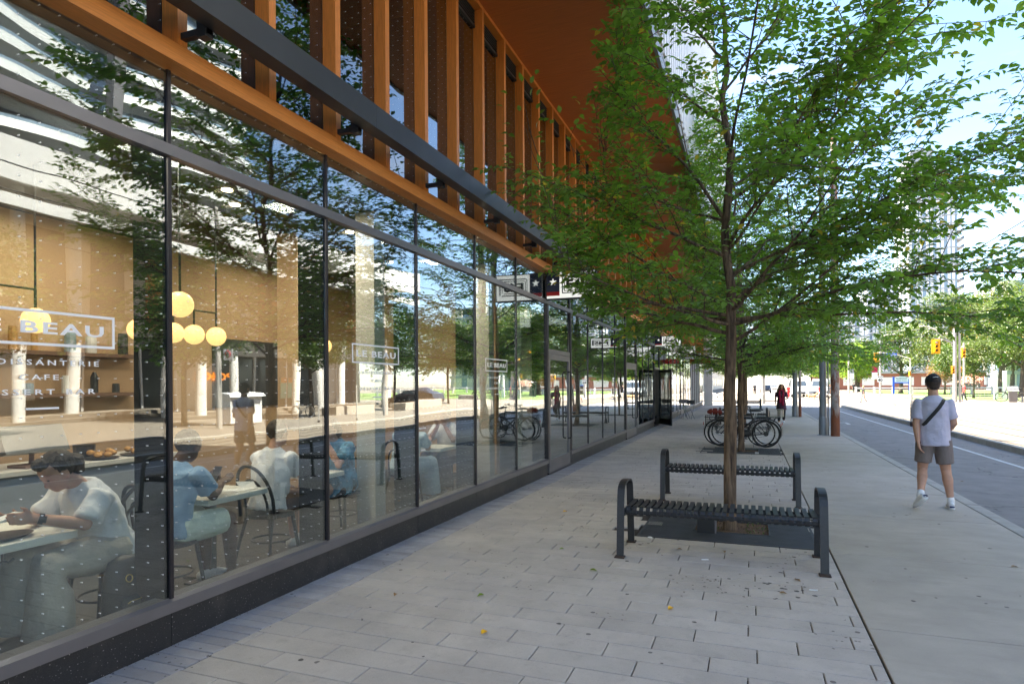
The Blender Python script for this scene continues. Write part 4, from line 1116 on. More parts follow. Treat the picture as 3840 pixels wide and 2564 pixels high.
pole('concrete_pole', .95, 52.2, 9, .16, M['pole_concrete'], 'pale concrete pole near the end of the shaded pavement', .8)
pole('concrete_pole', -1.6, 60.5, 7, .1, M['pole_concrete'], 'thin white post across the side street')
for i, (x, y, lab) in enumerate(((5.86, 28.3, 'white marker post standing on the median kerb right of the poles'), (11.68, 24.1, 'thin sign post on the far kerb'), (11.3, 26.4, 'sign post next to the far kerb stones'))):
    p = E('marker_post', (x, y, 0), lab, 'post')
    O('post', MB().cyl((x, y, -.05), (x, y, 1.15 if i == 0 else 1.7), .045 if i == 0 else .035), M['pole_concrete'], p); O('boot', MB().cyl((x, y, -.1), (x, y, .08), .055), M['rust'], p)
for i, (x, y) in enumerate(((12.57, 31.05), (13.4, 19.9))):
    p = pole('lamp_post', x, y, 9, .13, M['pole_concrete'], ['tall pale lamp post across the street', 'tall pale lamp post with a round sign, across from the cafe'][i])
p = E('parking_sign', (13.2, 19.6, 2.5), 'small white sign with red ring on the post across the street', 'sign')
O('sign_plate', MB().box(12.55, 13.05, 19.86, 19.88, 2.75, 3.2), M['sign_white'], p); O('ring', MB().torus((12.8, 19.855, 2.98), .13, .02, (0, 1, 0)), M['sign_red'], p)

# overhead wires of the tram and street
wr = E('tram_wires', (8, 30, 8), 'thin overhead tram and cable wires crossing above the street', 'wires')
def wire(p, q, sag=.3, r=.012, n=14):
    p = Vector(p); q = Vector(q)
    O('wire', MB().tube([p.lerp(q, i / n) - Vector((0, 0, sag * 4 * (i / n) * (1 - i / n))) for i in range(n + 1)], r, 4, caps=False), M['wire'], wr)
for x in (7.05, 9.0): wire((x, -20, 6.2), (x, 140, 6.2), .25, .014, 40)
for y in (21.5, 33, 52, 75): wire((2.1, y, 7.2), (13.2, y, 7.0), .3)
for z in (6.9, 7.6): wire((11.6, -20, z), (14.2, 58, z - 1.4), .5, .012, 24)
wire((15.45, 60, 6.5), (45, 80, 9), .6, .02); wire((15.45, 60, 6.1), (-10, 80, 8.4), .8, .02); wire((15.45, 60, 5.9), (4, 110, 7), .8, .02); wire((15.45, 60, 4.9), (45, 70, 6), .4, .015); wire((15.45, 75, 4), (-2, 66, 5), .5, .015)
wire((3, 14, 6.1), (20, 30, 6.6), .2, .012); wire((15.45, 60, 5.4), (40, 62, 6.2), .4, .015)
# ================================================================== ACROSS THE STREET
# columned white building, seen in the shop windows
D = E('arts_centre', (20, 20, 0), 'white columned building opposite, seen reflected in the shop windows', 'building')
def dp(name, mb, m_, **k): return O(name, mb, m_, D, **k)
WX = 23.5
dp('roof_slab', MB().box(19.2, 40, -14, 47, 9.6, 10.6), M['white_wall'])
dp('fascia', MB().box(19.0, 19.2, -14.2, 47.2, 9.3, 10.9).box(19.0, 19.2, -14.2, 47.2, 8.3, 8.75), M['white_wall'])
dp('step', MB().box(20.4, WX, -10, 46, 0, .18).box(20.9, WX, -10, 46, .18, .34), M['far_paving'])
yy = [2.5, 6.2, 9.7, 13.2, 16.6, 19.3, 22.7, 26, 29.4, 32.8, 36.4, 40.0, 43.2]
for i, y in enumerate(yy):
    dp('column', MB().cyl((19.9 + (i % 3) * .9, y, 0), (19.9 + (i % 3) * .9, y, 9.6), .26, n=18), M['white_column'])
dp('upper_wall', MB().box(WX, 40, -14, 46.6, 3.7, 9.6), M['cream_wall'])
dp('rear_wall', MB().box(WX + 1.2, 40, -14, 46.6, 0, 3.7), M['dark_panel'])
random.seed(5)
for i in range(19):
    y = -12 + i * 3.0
    dp('upper_window', MB().box(WX - .05, WX - .01, y + .3, y + 2.2, 4.6 + (i % 2) * .4, 8.8), M['shop_glass'] if i % 3 else M['orange_wall'])
    dp('storefront_pane', MB().box(WX + .1, WX + .14, y + .06, y + 2.94, .36, 3.5), M['shop_glass'] if i % 4 != 1 else M['cream_wall'])
    dp('storefront_post', MB().box(WX, WX + .16, y - .06, y + .06, .34, 3.7), M['white_wall'])
dp('orange_door', MB().box(WX + .06, WX + .09, 14.2, 14.6, .36, 3.3).box(WX + .06, WX + .09, 13.0, 13.3, 3.6, 3.9), M['yellow_door'])
dp('poster', MB().box(WX + .0, WX + .08, 35.2, 36.0, .9, 2.3).box(WX + .0, WX + .08, 36.2, 37.0, .9, 2.3), M['poster_teal'])
dp('poster_head', MB().box(WX - .02, WX + .0, 35.2, 36.0, 1.95, 2.3).box(WX - .02, WX + .0, 36.2, 37.0, 1.95, 2.3), M['orange_wall'])
dp('notice_board', MB().box(WX + .05, WX + .09, 17.6, 19.0, 1.0, 2.6), M['cream_wall'])
sg = E('shop_sign', (WX, 29, 2.1), 'glowing orange shop lettering across the street', 'sign')
fit_text('lettering', 'POKE', 3.0, .5, (WX + .02, 31.2, 2.1), (0, -1, 0), (0, 0, 1), M['orange_glow'], sg, off=.03)
# curving balcony tower behind
T = E('balcony_tower', (80, 60, 0), 'tall tower with white curving balconies, reflected in the first window', 'building')
O('core', MB().box(73.5, 95, 20, 82, 0, 78), M['bldg_glass'], T)
bl = MB(); gl = MB()
for f_ in range(3, 26):
    z = f_ * 3.05
    a = []; b = []
    for i in range(63):
        y = 19 + i * 1.02; x = 70.4 + 1.5 * math.sin(y * .23 + f_ * .55) + 1.0 * math.sin(y * .11 - f_ * .35)
        a.append((x, y))
    mbb = MB()
    n = len(a)
    vs = [(x, y, z) for x, y in a] + [(x - .25, y, z + .95) for x, y in a] + [(74, y, z) for x, y in a] + [(74, y, z + .95) for x, y in a] + [(x + 1.6, y, z - .75) for x, y in a]
    fs = []
    for i in range(n - 1): fs += [(i, i + 1, n + i + 1, n + i), (n + i, n + i + 1, 3 * n + i + 1, 3 * n + i), (2 * n + i + 1, 2 * n + i, 4 * n + i, 4 * n + i + 1), (4 * n + i + 1, 4 * n + i, i, i + 1)]
    mbb.add(vs, fs); O('balcony', mbb, M['balcony_grey'], T, smooth=True)
    mbb = MB().add([(x - .2, y, z + .95) for x, y in a] + [(x - .2, y, z + 1.35) for x, y in a], [(i, i + 1, n + i + 1, n + i) for i in range(n - 1)]); O('balustrade', mbb, M['bldg_glass'], T)
O('vertical_slot', MB().box(68.6, 70, 57.5, 59, 8, 78), M['slate'], T)
# planter benches and a utility cabinet on the far pavement
for i, (x, y, L, lab) in enumerate(((15.6, 30.2, 3.4, 'low concrete planter bench across the street by a small tree'), (15.2, 37, 5, 'longer concrete planter bench across the street'))):
    p = E('planter_bench', (x, y, 0), lab, 'bench'); O('planter_wall', MB().cbox(x - .5, x + .5, y, y + L, 0, .5, .02), M['concrete'], p); O('soil', MB().box(x - .35, x + .35, y + .3, y + L - .3, .5, .53), M['mulch'], p)
c = E('utility_cabinet', (14.6, 22.2, 0), 'pale green utility cabinet on the far pavement', 'cabinet')
O('cabinet_body', MB().cbox(14.2, 15.0, 21.4, 23.3, .08, 1.25, .03), M['shoe_sole'], c); O('cabinet_lid', MB().prism([(14.1, 1.25), (15.1, 1.25), (15.0, 1.45), (14.2, 1.38)], 'y', 21.3, 23.4), M['white_panel'], c); O('vent_strip', MB().box(14.18, 14.2, 21.5, 23.2, .95, 1.1), M['slate'], c)

# crowns built from leaf clumps ------------------------------------------------
def crown_leaves(seed, lobes, n, size, flat=.4):
    g = np.random.default_rng(seed); P = []; Dd = []; Nn = []
    w_ = np.array([l[3] * l[4] * l[5] for l in lobes]); w_ = w_ / w_.sum()
    for l, k in zip(lobes, (w_ * n).astype(int)):
        nc = max(4, k // 26)
        v = g.normal(size=(nc, 3)); v /= np.linalg.norm(v, axis=1)[:, None]
        r = g.uniform(.45, 1.08, nc)[:, None] ** .7
        c = np.array(l[:3]) + v * r * np.array(l[3:6])
        q = np.repeat(c, 26, axis=0) + g.normal(size=(nc * 26, 3)) * size * np.array([2.1, 2.1, 1.0])
        P.append(q)
        dn = g.normal(size=(nc * 26, 3)); dn[:, 2] = dn[:, 2] * .4 - .15; Dd.append(dn)
        nn = g.normal(size=(nc * 26, 3)) * .6 + np.repeat(v, 26, axis=0) * .5; nn[:, 2] += .7; Nn.append(nn)
    P = np.concatenate(P); return P, np.concatenate(Dd), np.concatenate(Nn), g.uniform(.7, 1.3, len(P)) * size
def lobes_for(seed, h, r, base):
    g = random.Random(seed); L = [(0, 0, (h + base) / 2, r * .72, r * .72, (h - base) * .48)]
    for i in range(9):
        a = i * 2.4 + g.uniform(-.4, .4); t = g.uniform(.12, .85); rr = r * (.68 if t < .6 else .42)
        L.append((math.cos(a) * rr * .8, math.sin(a) * rr * .8, base + (h - base) * t, r * g.uniform(.3, .5), r * g.uniform(.3, .5), (h - base) * g.uniform(.13, .2)))
    return L
def big_tree(x, y, h, r, base, n, size, m_, label, seed, tr=.3, group=None, z=0):
    t = E('tree', (x, y, z), label, 'tree', group)
    mb = MB(); rd = random.Random(seed)
    mb.tube([(0, 0, -.1), (0, 0, .4), (.05 * h * .2, 0, base), (rd.uniform(-.2, .2), 0, h * .8)], [tr * 1.4, tr, tr * .8, tr * .15], 10)
    for i in range(8):
        a = i * 2.4; zz = base * .9 + (h - base) * .5 * i / 8
        mb.tube([(0, 0, zz), (math.cos(a) * r * .35, math.sin(a) * r * .35, zz + r * .25), (math.cos(a) * r * .7, math.sin(a) * r * .7, zz + r * .42)], [tr * .42, tr * .25, tr * .08], 6, caps=False)
    O('trunk', mb, M['bark_far'], t, world=False, smooth=True)
    P, Dd, Nn, Sz = crown_leaves(seed, lobes_for(seed, h, r, base), n, size)
    O('crown', leaf_mesh(P, Dd, Nn, Sz, m_, 'crown', simple=True), None, t, world=False, kind='stuff')
    return t
# street trees across the road (reflected)
st = None
TL = [(16.2, 12.4, 'small street tree across the road opposite the camera'), (16.2, 20.8, 'small street tree across the road, by the green cabinet'), (16.1, 29.3, 'small street tree across the road beside a planter bench'), (16.1, 38.0, 'small street tree across the road near the long planter'), (16.1, 46.5, 'small street tree across the road at the corner of the park')]
for i, (x, y, lab) in enumerate(TL):
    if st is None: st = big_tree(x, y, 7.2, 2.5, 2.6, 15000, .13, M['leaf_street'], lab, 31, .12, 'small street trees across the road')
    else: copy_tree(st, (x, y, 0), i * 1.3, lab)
# the park beyond the crossing
GP = 'trees in the park beyond the crossing'
PT = [(25.7, 99, 13.4, 6.6, 3.2, 25500, .26, 'leaf_far', 'large dark green tree with a thick trunk in the park behind the signal poles', .5),
      (20.6, 106, 10.6, 4.4, 2.6, 12000, .24, 'leaf_street', 'dark park tree behind the blue name board', .3),
      (26.6, 80, 11.2, 5.4, 3.0, 22500, .20, 'leaf_far', 'broad park tree at the right edge of the picture', .4),
      (37, 120, 18, 8, 4, 18000, .32, 'leaf_far', 'tall park tree standing behind the others on the right', .5),
      (15.6, 112, 8.0, 3.6, 2.0, 10500, .22, 'leaf_lime', 'bright yellow green tree left of the street name sign', .2),
      (12.9, 125, 7.4, 3.6, 2.0, 9000, .22, 'leaf_lime', 'bright lime tree furthest left beyond the crossing', .2),
      (18.2, 128, 9.5, 4.2, 2.2, 10500, .26, 'leaf_far', 'mid green park tree behind the banner pole', .3),
      (23.6, 96, 4.7, 2.3, 1.5, 6750, .13, 'leaf_brown', 'small rust coloured tree by the thick trunk', .12),
      (21.9, 85, 6.6, 3.0, 2.2, 10500, .17, 'leaf_street', 'young park tree right of the flower basket', .12),
      (20.6, 74, 5.6, 2.2, 2.0, 9000, .15, 'leaf_far', 'slender young park tree in front of the white posts', .10),
      (48, 150, 18, 9, 4, 13500, .36, 'leaf_street', 'far park tree closing the view on the right', .5)]
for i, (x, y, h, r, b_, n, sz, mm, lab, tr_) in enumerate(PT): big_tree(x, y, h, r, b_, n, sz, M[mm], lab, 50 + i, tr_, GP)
# street trees far down the road
fs_ = None
for i, (x, y, lab) in enumerate(((-6, 95, 'leafy tree on the left beyond the side street'), (3.8 - 5, 120, 'tree down the street on the left side'), (12.5, 150, 'tree down the street on the right side'), (-4, 160, 'small far tree on the left of the street'), (10, 190, 'far street tree in the distance on the right'), (-3, 230, 'furthest street tree on the left'), (22, 165, 'far tree behind the lime trees'))):
    if fs_ is None: fs_ = big_tree(x, y, 10, 4.5, 3, 7000, .26, M['leaf_far'], lab, 80, .2, 'trees far down the street')
    else: copy_tree(fs_, (x, y, 0), i, lab)
# lawns
O('lawn', MB().box(14.5, 70, 68, 76, -.2, .02).box(19, 80, 80, 98, -.2, .03).box(19, 90, 102, 150, -.2, .04), M['lawn'], kind='structure')
O('grass', MB().box(18.6, 26, 63.5, 66.2, -.2, .02), M['lawn'], kind='structure')

# towers and houses far off
def tower(name, x0, x1, y0, y1, z, label, floors, bays, band, wall='white_panel', glass='bldg_glass', crown_=None, balc=False):
    t = E(name, ((x0 + x1) / 2, y0, 0), label, 'building'); fh = z / floors
    O('glass_wall', MB().box(x0, x1, y0, y1, 0, z), M[glass], t)
    for f_ in range(floors): O('floor_band', MB().box(x0 - .3, x1 + .3, y0 - .35, y1, f_ * fh, f_ * fh + fh * band), M['grey_panel'], t)
    bw = (x1 - x0) / bays
    pm = MB().box(0, bw * .55, -.25, 0, 0, z).mesh('wall_panel', M[wall])
    for i in range(bays): O('wall_panel', pm, None, t, loc=(x0 + i * bw + (i % 2) * bw * .2, y0, 0))
    sm_ = MB().box(-.2, 0, 0, (y1 - y0) * .12, 0, z).mesh('side_panel', M[wall])
    for i in range(4): O('side_panel', sm_, None, t, loc=(x0, y0 + i * (y1 - y0) * .25, 0))
    if balc:
        bm2 = MB().box(0, 2.4, 0, 9, 0, .3).box(2.3, 2.4, 0, 9, .3, 1.3).mesh('balcony', M['grey_panel'])
        for f_ in range(4, floors - 4): O('balcony', bm2, None, t, loc=(x1, y0, f_ * fh))
    if crown_: O('plant_room', MB().box(x0 + (x1 - x0) * .08, x1 - (x1 - x0) * .45, y0 + 3, y1, z, z + crown_ + 7).box(x0 + (x1 - x0) * .45, x1 - (x1 - x0) * .35 + 3.5, y0 + 3, y1, z + 1.5, z + crown_), M['grey_panel'], t)
    return t
tower('apartment_tower', 61.5, 78.3, 300, 330, 82, 'tall white and glass apartment tower rising above the trees', 25, 9, .14, crown_=9, balc=True)
tower('apartment_tower', 40, 50, 260, 285, 38, 'lower blue glass tower behind the leaves of the near tree', 18, 7, .16)
tower('apartment_block', 47, 66, 150, 170, 21.5, 'mid rise block at the right edge above the park trees', 7, 6, .22, wall='cream_wall')
tower('apartment_block', 22, 35, 230, 250, 26, 'pale block far behind the lime trees', 8, 6, .2)
h = E('park_hall', (40, 165, 0), 'low brick hall across the park lawn', 'building')
O('wall', MB().box(14, 62, 160, 172, 0, 3.6), M['brick_red'], h); O('roof', MB().box(13.5, 62.5, 159.5, 172.5, 3.6, 4.1), M['grey_panel'], h)
for i in range(12): O('window', MB().box(16 + i * 3.8, 18.4 + i * 3.8, 159.9, 160, 1.0, 2.8), M['white_wall'], h)
row = E('street_houses', (-12, 110, 0), 'row of low buildings on the left far down the street', 'building')
O('wall', MB().box(-30, -7, 70, 74, 0, 3) .box(-34, -9, 100, 240, 0, 8), M['cream_wall'], row)
for i in range(14): O('window', MB().box(-9, -8.95, 102 + i * 9, 105 + i * 9, 1, 3).box(-9, -8.95, 102 + i * 9, 105 + i * 9, 4.5, 6.5), M['shop_glass'], row)

# ------------------------------------------------------------------ signals, poles and signs of the crossing
def signal(x, y, z, s, label, back=True, face=-1, lit=1):
    g = E('traffic_signal', (x, y, z), label, 'traffic signal', 'yellow traffic signals of the crossing')
    h_ = 1.15 * s; w_ = .62 * s
    if back: O('backplate', MB().cbox(x - w_ / 2, x + w_ / 2, y - .02, y + .01, z, z + h_, .003), M['signal_yellow'], g)
    O('signal_body', MB().cbox(x - .16 * s, x + .16 * s, y - .2, y - .02, z + .1 * s, z + h_ - .1 * s, .01), M['signal_yellow'], g)
    for i in range(3):
        zc = z + h_ - (.25 + .32 * i) * s
        O('lens', MB().cyl((x, y - .205, zc), (x, y - .2, zc), .10 * s), M['sign_white'] if i == 0 and lit == 1 else (M['orange_glow'] if lit == 2 and i == 0 else M['sign_black']), g)
        O('visor', MB().tube([(x, y - .2, zc + .02), (x, y - .34, zc + .02)], [.115 * s, .12 * s], 12, caps=False), M['signal_yellow'], g)
    return g
sp_ = pole('signal_pole', 15.45, 60.0, 6.7, .15, M['pole_concrete'], 'tall grey signal pole behind the walking man, carrying curved arms', .0)
O('conduit', MB().cyl((15.78, 60, 0), (15.78, 60, 5.9), .08), M['pole_concrete'], sp_)
O('lamp_arm', MB().tube([(15.4, 60, 5.5), (14.6, 60, 5.55), (14.0, 60, 5.95), (13.4, 60, 6.2), (13.0, 60, 6.2)], .05, 8), M['pole_concrete'], sp_)
O('signal_arm', MB().tube([(15.4, 60, 4.75), (15.0, 60, 4.9), (14.6, 60, 5.1), (14.1, 60, 5.15)], .045, 8).tube([(15.4, 60, 4.2), (15.2, 60, 4.8), (14.2, 60, 5.75)], .03, 6), M['pole_concrete'], sp_)
signal(14.1, 59.8, 3.92, 1.0, 'large yellow signal hanging from the curved arm left of the tall pole')
signal(15.2, 59.7, 2.2, .7, 'yellow signal side-on against the tall pole', back=False)
sp2 = pole('signal_pole', 18.75, 70, 5.3, .10, M['pole_concrete'], 'thinner signal pole right of the tall grey one')
signal(18.62, 69.8, 3.8, .95, 'yellow signal on the thinner pole right of the tall pole', back=False)
signal(18.38, 69.8, 2.45, .55, 'pedestrian signal showing an orange hand between the two poles', back=False, lit=2)
sp3 = pole('signal_pole', 15.45, 75, 4.1, .09, M['pole_concrete'], 'slim pole with the blue street name sign')
O('sign_arm', MB().tube([(15.45, 75, 4.05), (15.0, 75, 4.2), (14.2, 75, 4.5), (13.0, 75, 4.72), (12.3, 75, 4.76)], .035, 8), M['pole_concrete'], sp3)
s = E('street_name_sign', (13.5, 74.9, 4.3), 'blue street name sign hanging over the crossing', 'sign')
O('sign_plate', MB().box(12.92, 14.22, 74.88, 74.9, 4.36, 4.66), M['sign_blue'], s)
fit_text('lettering', 'Sumach St', 1.1, .20, (13.02, 74.87, 4.41), (1, 0, 0), (0, 0, 1), M['sign_white'], s, off=.02)
signal(12.38, 74.8, 3.72, .85, 'yellow signal left of the blue street name sign')
signal(15.32, 74.7, 2.2, .55, 'small yellow signal low on the slim sign pole', back=False)
p40 = pole('lamp_post', 13.75, 81, 6.9, .12, M['pole_concrete'], 'pale pole carrying the speed limit sign and a banner')
O('lamp_arm', MB().tube([(13.75, 81, 6.6), (14.4, 81, 7.0), (15.2, 81, 7.0)], .035, 8), M['pole_concrete'], p40)
s = E('speed_sign', (13.7, 80.8, 1.7), 'white speed limit sign reading 40 on the pale pole', 'sign')
O('sign_plate', MB().box(13.42, 14.0, 80.78, 80.8, 1.68, 2.36), M['sign_white'], s)
fit_text('number', '40', .46, .32, (13.48, 80.77, 1.74), (1, 0, 0), (0, 0, 1), M['sign_black'], s, off=.03)
fit_text('lettering', 'MAXIMUM', .48, .09, (13.47, 80.77, 2.2), (1, 0, 0), (0, 0, 1), M['sign_black'], s, off=.02)
for i, (x, y, z, lab) in enumerate(((13.15, 81, 2.0, 'white banner on the pole with the speed sign'), (13.65, 101.7, 2.2, 'white banner on the next pole to the left'), (13.1, 125, 2.4, 'white banner on the furthest pole'))):
    b = E('street_banner', (x, y, z), lab, 'banner', 'white banners on the street poles')
    O('banner_cloth', MB().box(x - .25, x + .3, y - .25, y - .22, z, z + .75), M['sign_white'], b); O('printed_picture', MB().box(x - .25, x + .3, y - .25, y - .22, z + .75, z + 1.42), M['scarf'] if i == 0 else M['grey_panel'], b)
pole('lamp_post', 13.3, 101.7, 7.8, .13, M['pole_concrete'], 'pale pole in front of the lime green tree'); pole('lamp_post', 12.7, 125, 9, .12, M['pole_concrete'], 'pale pole furthest down the far pavement')
s = E('park_name_board', (19.4, 100, 0), 'arched blue and white name board of the swimming centre in the park', 'sign')
O('board', MB().prism([(18.7, 1.65), (20.35, 1.65), (20.35, 2.3), (20.0, 2.42), (19.5, 2.46), (19.0, 2.42), (18.7, 2.3)], 'y', 99.9, 100), M['shirt_pale'], s); O('board_foot', MB().box(18.7, 20.35, 99.88, 99.9, 1.5, 1.65), M['sign_blue'], s)
O('post', MB().box(18.45, 18.7, 99.9, 100, 0, 2.4), M['sign_blue'], s); O('post', MB().box(20.35, 20.5, 99.9, 100, 0, 2.1), M['sign_blue'], s)
fit_text('lettering', 'Pam McConnell', 1.25, .17, (18.88, 99.87, 2.1), (1, 0, 0), (0, 0, 1), M['sign_navy'], s, off=.02); fit_text('lettering', 'Aquatic Centre', 1.25, .17, (18.88, 99.87, 1.78), (1, 0, 0), (0, 0, 1), M['sign_navy'], s, off=.02)
for i, (u, lab) in enumerate(((21.1, 'left white park post behind the leaning bicycle'), (21.8, 'right white park post behind the leaning bicycle'))):
    O('park_post', MB().cbox(u, u + .26, 70, 70.3, 0, 2.6, .02), M['white_column'], label=lab, cat='post')
k = E('info_pillar', (19.3, 60.2, 0), 'grey metal information pillar with a slanted dark top', 'pillar')
O('pillar_body', MB().prism([(19.05, 0), (19.57, 0), (19.6, .85), (19.02, .85)], 'y', 60.0, 60.2), M['alu'], k); O('slanted_top', MB().prism([(60.05, .87), (60.3, .87), (60.55, 1.25), (60.35, 1.25)], 'x', 19.02, 19.72), M['slate'], k)
O('concrete_block', MB().cbox(20.0, 21.6, 59.9, 60.6, 0, .42, .03), M['concrete'], label='concrete block at the right edge of the picture', cat='block')
fb = E('flower_basket', (21.9, 82, 0), 'hanging flower basket behind the railing in the park', 'flower basket')
O('planter', MB().box(21.9, 23.3, 81.5, 82.5, 1.0, 1.5), M['slate'], fb)
P, Dd, Nn, Sz = crown_leaves(91, [(22.6, 82, 1.8, 1.0, .5, .5)], 1500, .12); O('flowers', leaf_mesh(P, Dd, Nn, Sz, M['flower'], 'flowers', simple=True), None, fb, kind='stuff', loc=(0, 0, 0))
rl = E('crowd_barrier', (19.6, 76, 0), 'low metal railing standing on the park grass', 'railing')
for (x0, x1, lab) in ((19.0, 21.6, 0), (21.8, 24.4, 0)):
    O('rail', MB().cyl((x0, 76, 1.1), (x1, 76, 1.1), .02).cyl((x0, 76, .25), (x1, 76, .25), .02), M['chrome'], rl)
    for i in range(10): O('baluster', MB().cyl((x0 + i * (x1 - x0) / 9, 76, .03), (x0 + i * (x1 - x0) / 9, 76, 1.1), .014, n=6), M['chrome'], rl)
cbx = O('street_cabinet', MB().cbox(21.9, 22.9, 85, 86, 0, 2.0, .05), M['park_green'], label='green steel cabinet behind the tall signal pole', cat='cabinet')
wf = E('low_fence', (30, 101, 0), 'white post and rail fence along the park lawn', 'fence')
O('rail', MB().box(14, 60, 101, 101.1, .75, .95), M['white_wall'], wf)
for i in range(20): O('post', MB().box(14 + i * 2.3, 14.25 + i * 2.3, 100.95, 101.2, 0, 1.05), M['white_wall'], wf)

# cars and vans --------------------------------------------------------------
def car(x, y, rz, body_m, label, kind='car', group=None):
    c = E('parked_van' if kind == 'van' else 'parked_car', (x, y, -.1), label, 'van' if kind == 'van' else 'car', group, rz=rz)
    # local: front towards -Y
    if kind == 'van': prof = [(-2.45, .35), (-2.5, .8), (-2.3, 1.05), (-1.6, 1.25), (-.9, 2.0), (-.5, 2.15), (2.4, 2.2), (2.5, 1.9), (2.5, .35)]; hw = .97
    else: prof = [(-2.2, .32), (-2.25, .62), (-2.05, .82), (-1.1, .95), (-.45, 1.42), (.8, 1.46), (1.55, 1.05), (2.15, 1.0), (2.25, .6), (2.2, .32)]; hw = .88
    mb = MB(); n = len(prof); zs = max(p[1] for p in prof)
    def wid(z): return hw * (1 - .16 * max(0, (z - .95) / (zs - .95)))
    vs = [(-wid(z), y_, z) for y_, z in prof] + [(wid(z), y_, z) for y_, z in prof]
    mb.add(vs, [tuple(range(n)), tuple(reversed(range(n, 2 * n)))] + [(i, (i + 1) % n, (i + 1) % n + n, i + n) for i in range(n)])
    b = O('body', mb, body_m, c, world=False)
    w0 = MB()
    i = 3
    a, d = prof[i], prof[i + 1]
    def lerp(t): return (a[0] + (d[0] - a[0]) * t, a[1] + (d[1] - a[1]) * t)
    p, q = lerp(.08), lerp(.92)
    w0.add([(-wid(p[1]) * .9, p[0] - .015, p[1] + .02), (wid(p[1]) * .9, p[0] - .015, p[1] + .02), (wid(q[1]) * .88, q[0] - .015, q[1] + .02), (-wid(q[1]) * .88, q[0] - .015, q[1] + .02)], [(0, 1, 2, 3)])
    O('windscreen', w0, M['car_glass'], b, world=False)
    for sx in (-1, 1):
        O('side_window', MB().add([(sx * (wid(1.1) + .01), -.9 if kind == 'car' else -1.2, 1.02 if kind == 'car' else 1.3), (sx * (wid(1.1) + .01), 1.3, 1.02 if kind == 'car' else 1.3), (sx * (wid(zs * .92) + .01), .9, zs * .94), (sx * (wid(zs * .92) + .01), -.45, zs * .94)], [(0, 1, 2, 3)]), M['car_glass'], b, world=False)
        O('headlight', MB().ball((sx * hw * .76, prof[1][0] + .1, prof[1][1] - .0), (.16, .1, .09), 8, 5), M['chrome'], b, world=False)
        for wy in (-1.45, 1.45):
            wh = O('wheel', MB().cyl((sx * (hw - .2), wy, .33), (sx * (hw + .01), wy, .33), .33, n=16), M['rubber'], c, world=False)
            O('rim', MB().cyl((sx * (hw + .005), wy, .33), (sx * (hw + .02), wy, .33), .19, n=12), M['chrome'], wh, world=False)
    O('grille', MB().box(-hw * .5, hw * .5, prof[1][0] - .02, prof[1][0] + .05, .42, .62), M['sign_black'], b, world=False)
    return c
car(5.6, 86, R(4), M['van_white'], 'white van facing the camera beyond the crossing', 'van', 'vehicles beyond the crossing')
car(8.0, 84, R(-12), M['grey_panel'], 'grey van beside the white one beyond the crossing', 'van', 'vehicles beyond the crossing')
car(2.6, 120, R(0), M['car_black'], 'dark car far down the street on the left lane', 'car', 'vehicles beyond the crossing')
car(5.0, 150, R(0), M['white_wall'], 'white car furthest down the street', 'car', 'vehicles beyond the crossing')
car(-5.0, 60, R(90), M['white_wall'], 'white car waiting in the side street behind the building end', 'car', 'vehicles beyond the crossing')
car(13.8, 139, R(90), M['car_black'], 'black car parked by the lime trees', 'car', 'vehicles beyond the crossing')
car(17.8, 43.5, R(90), M['car_black'], 'dark car on the side street opposite, seen in reflection', 'car', 'vehicles beyond the crossing')
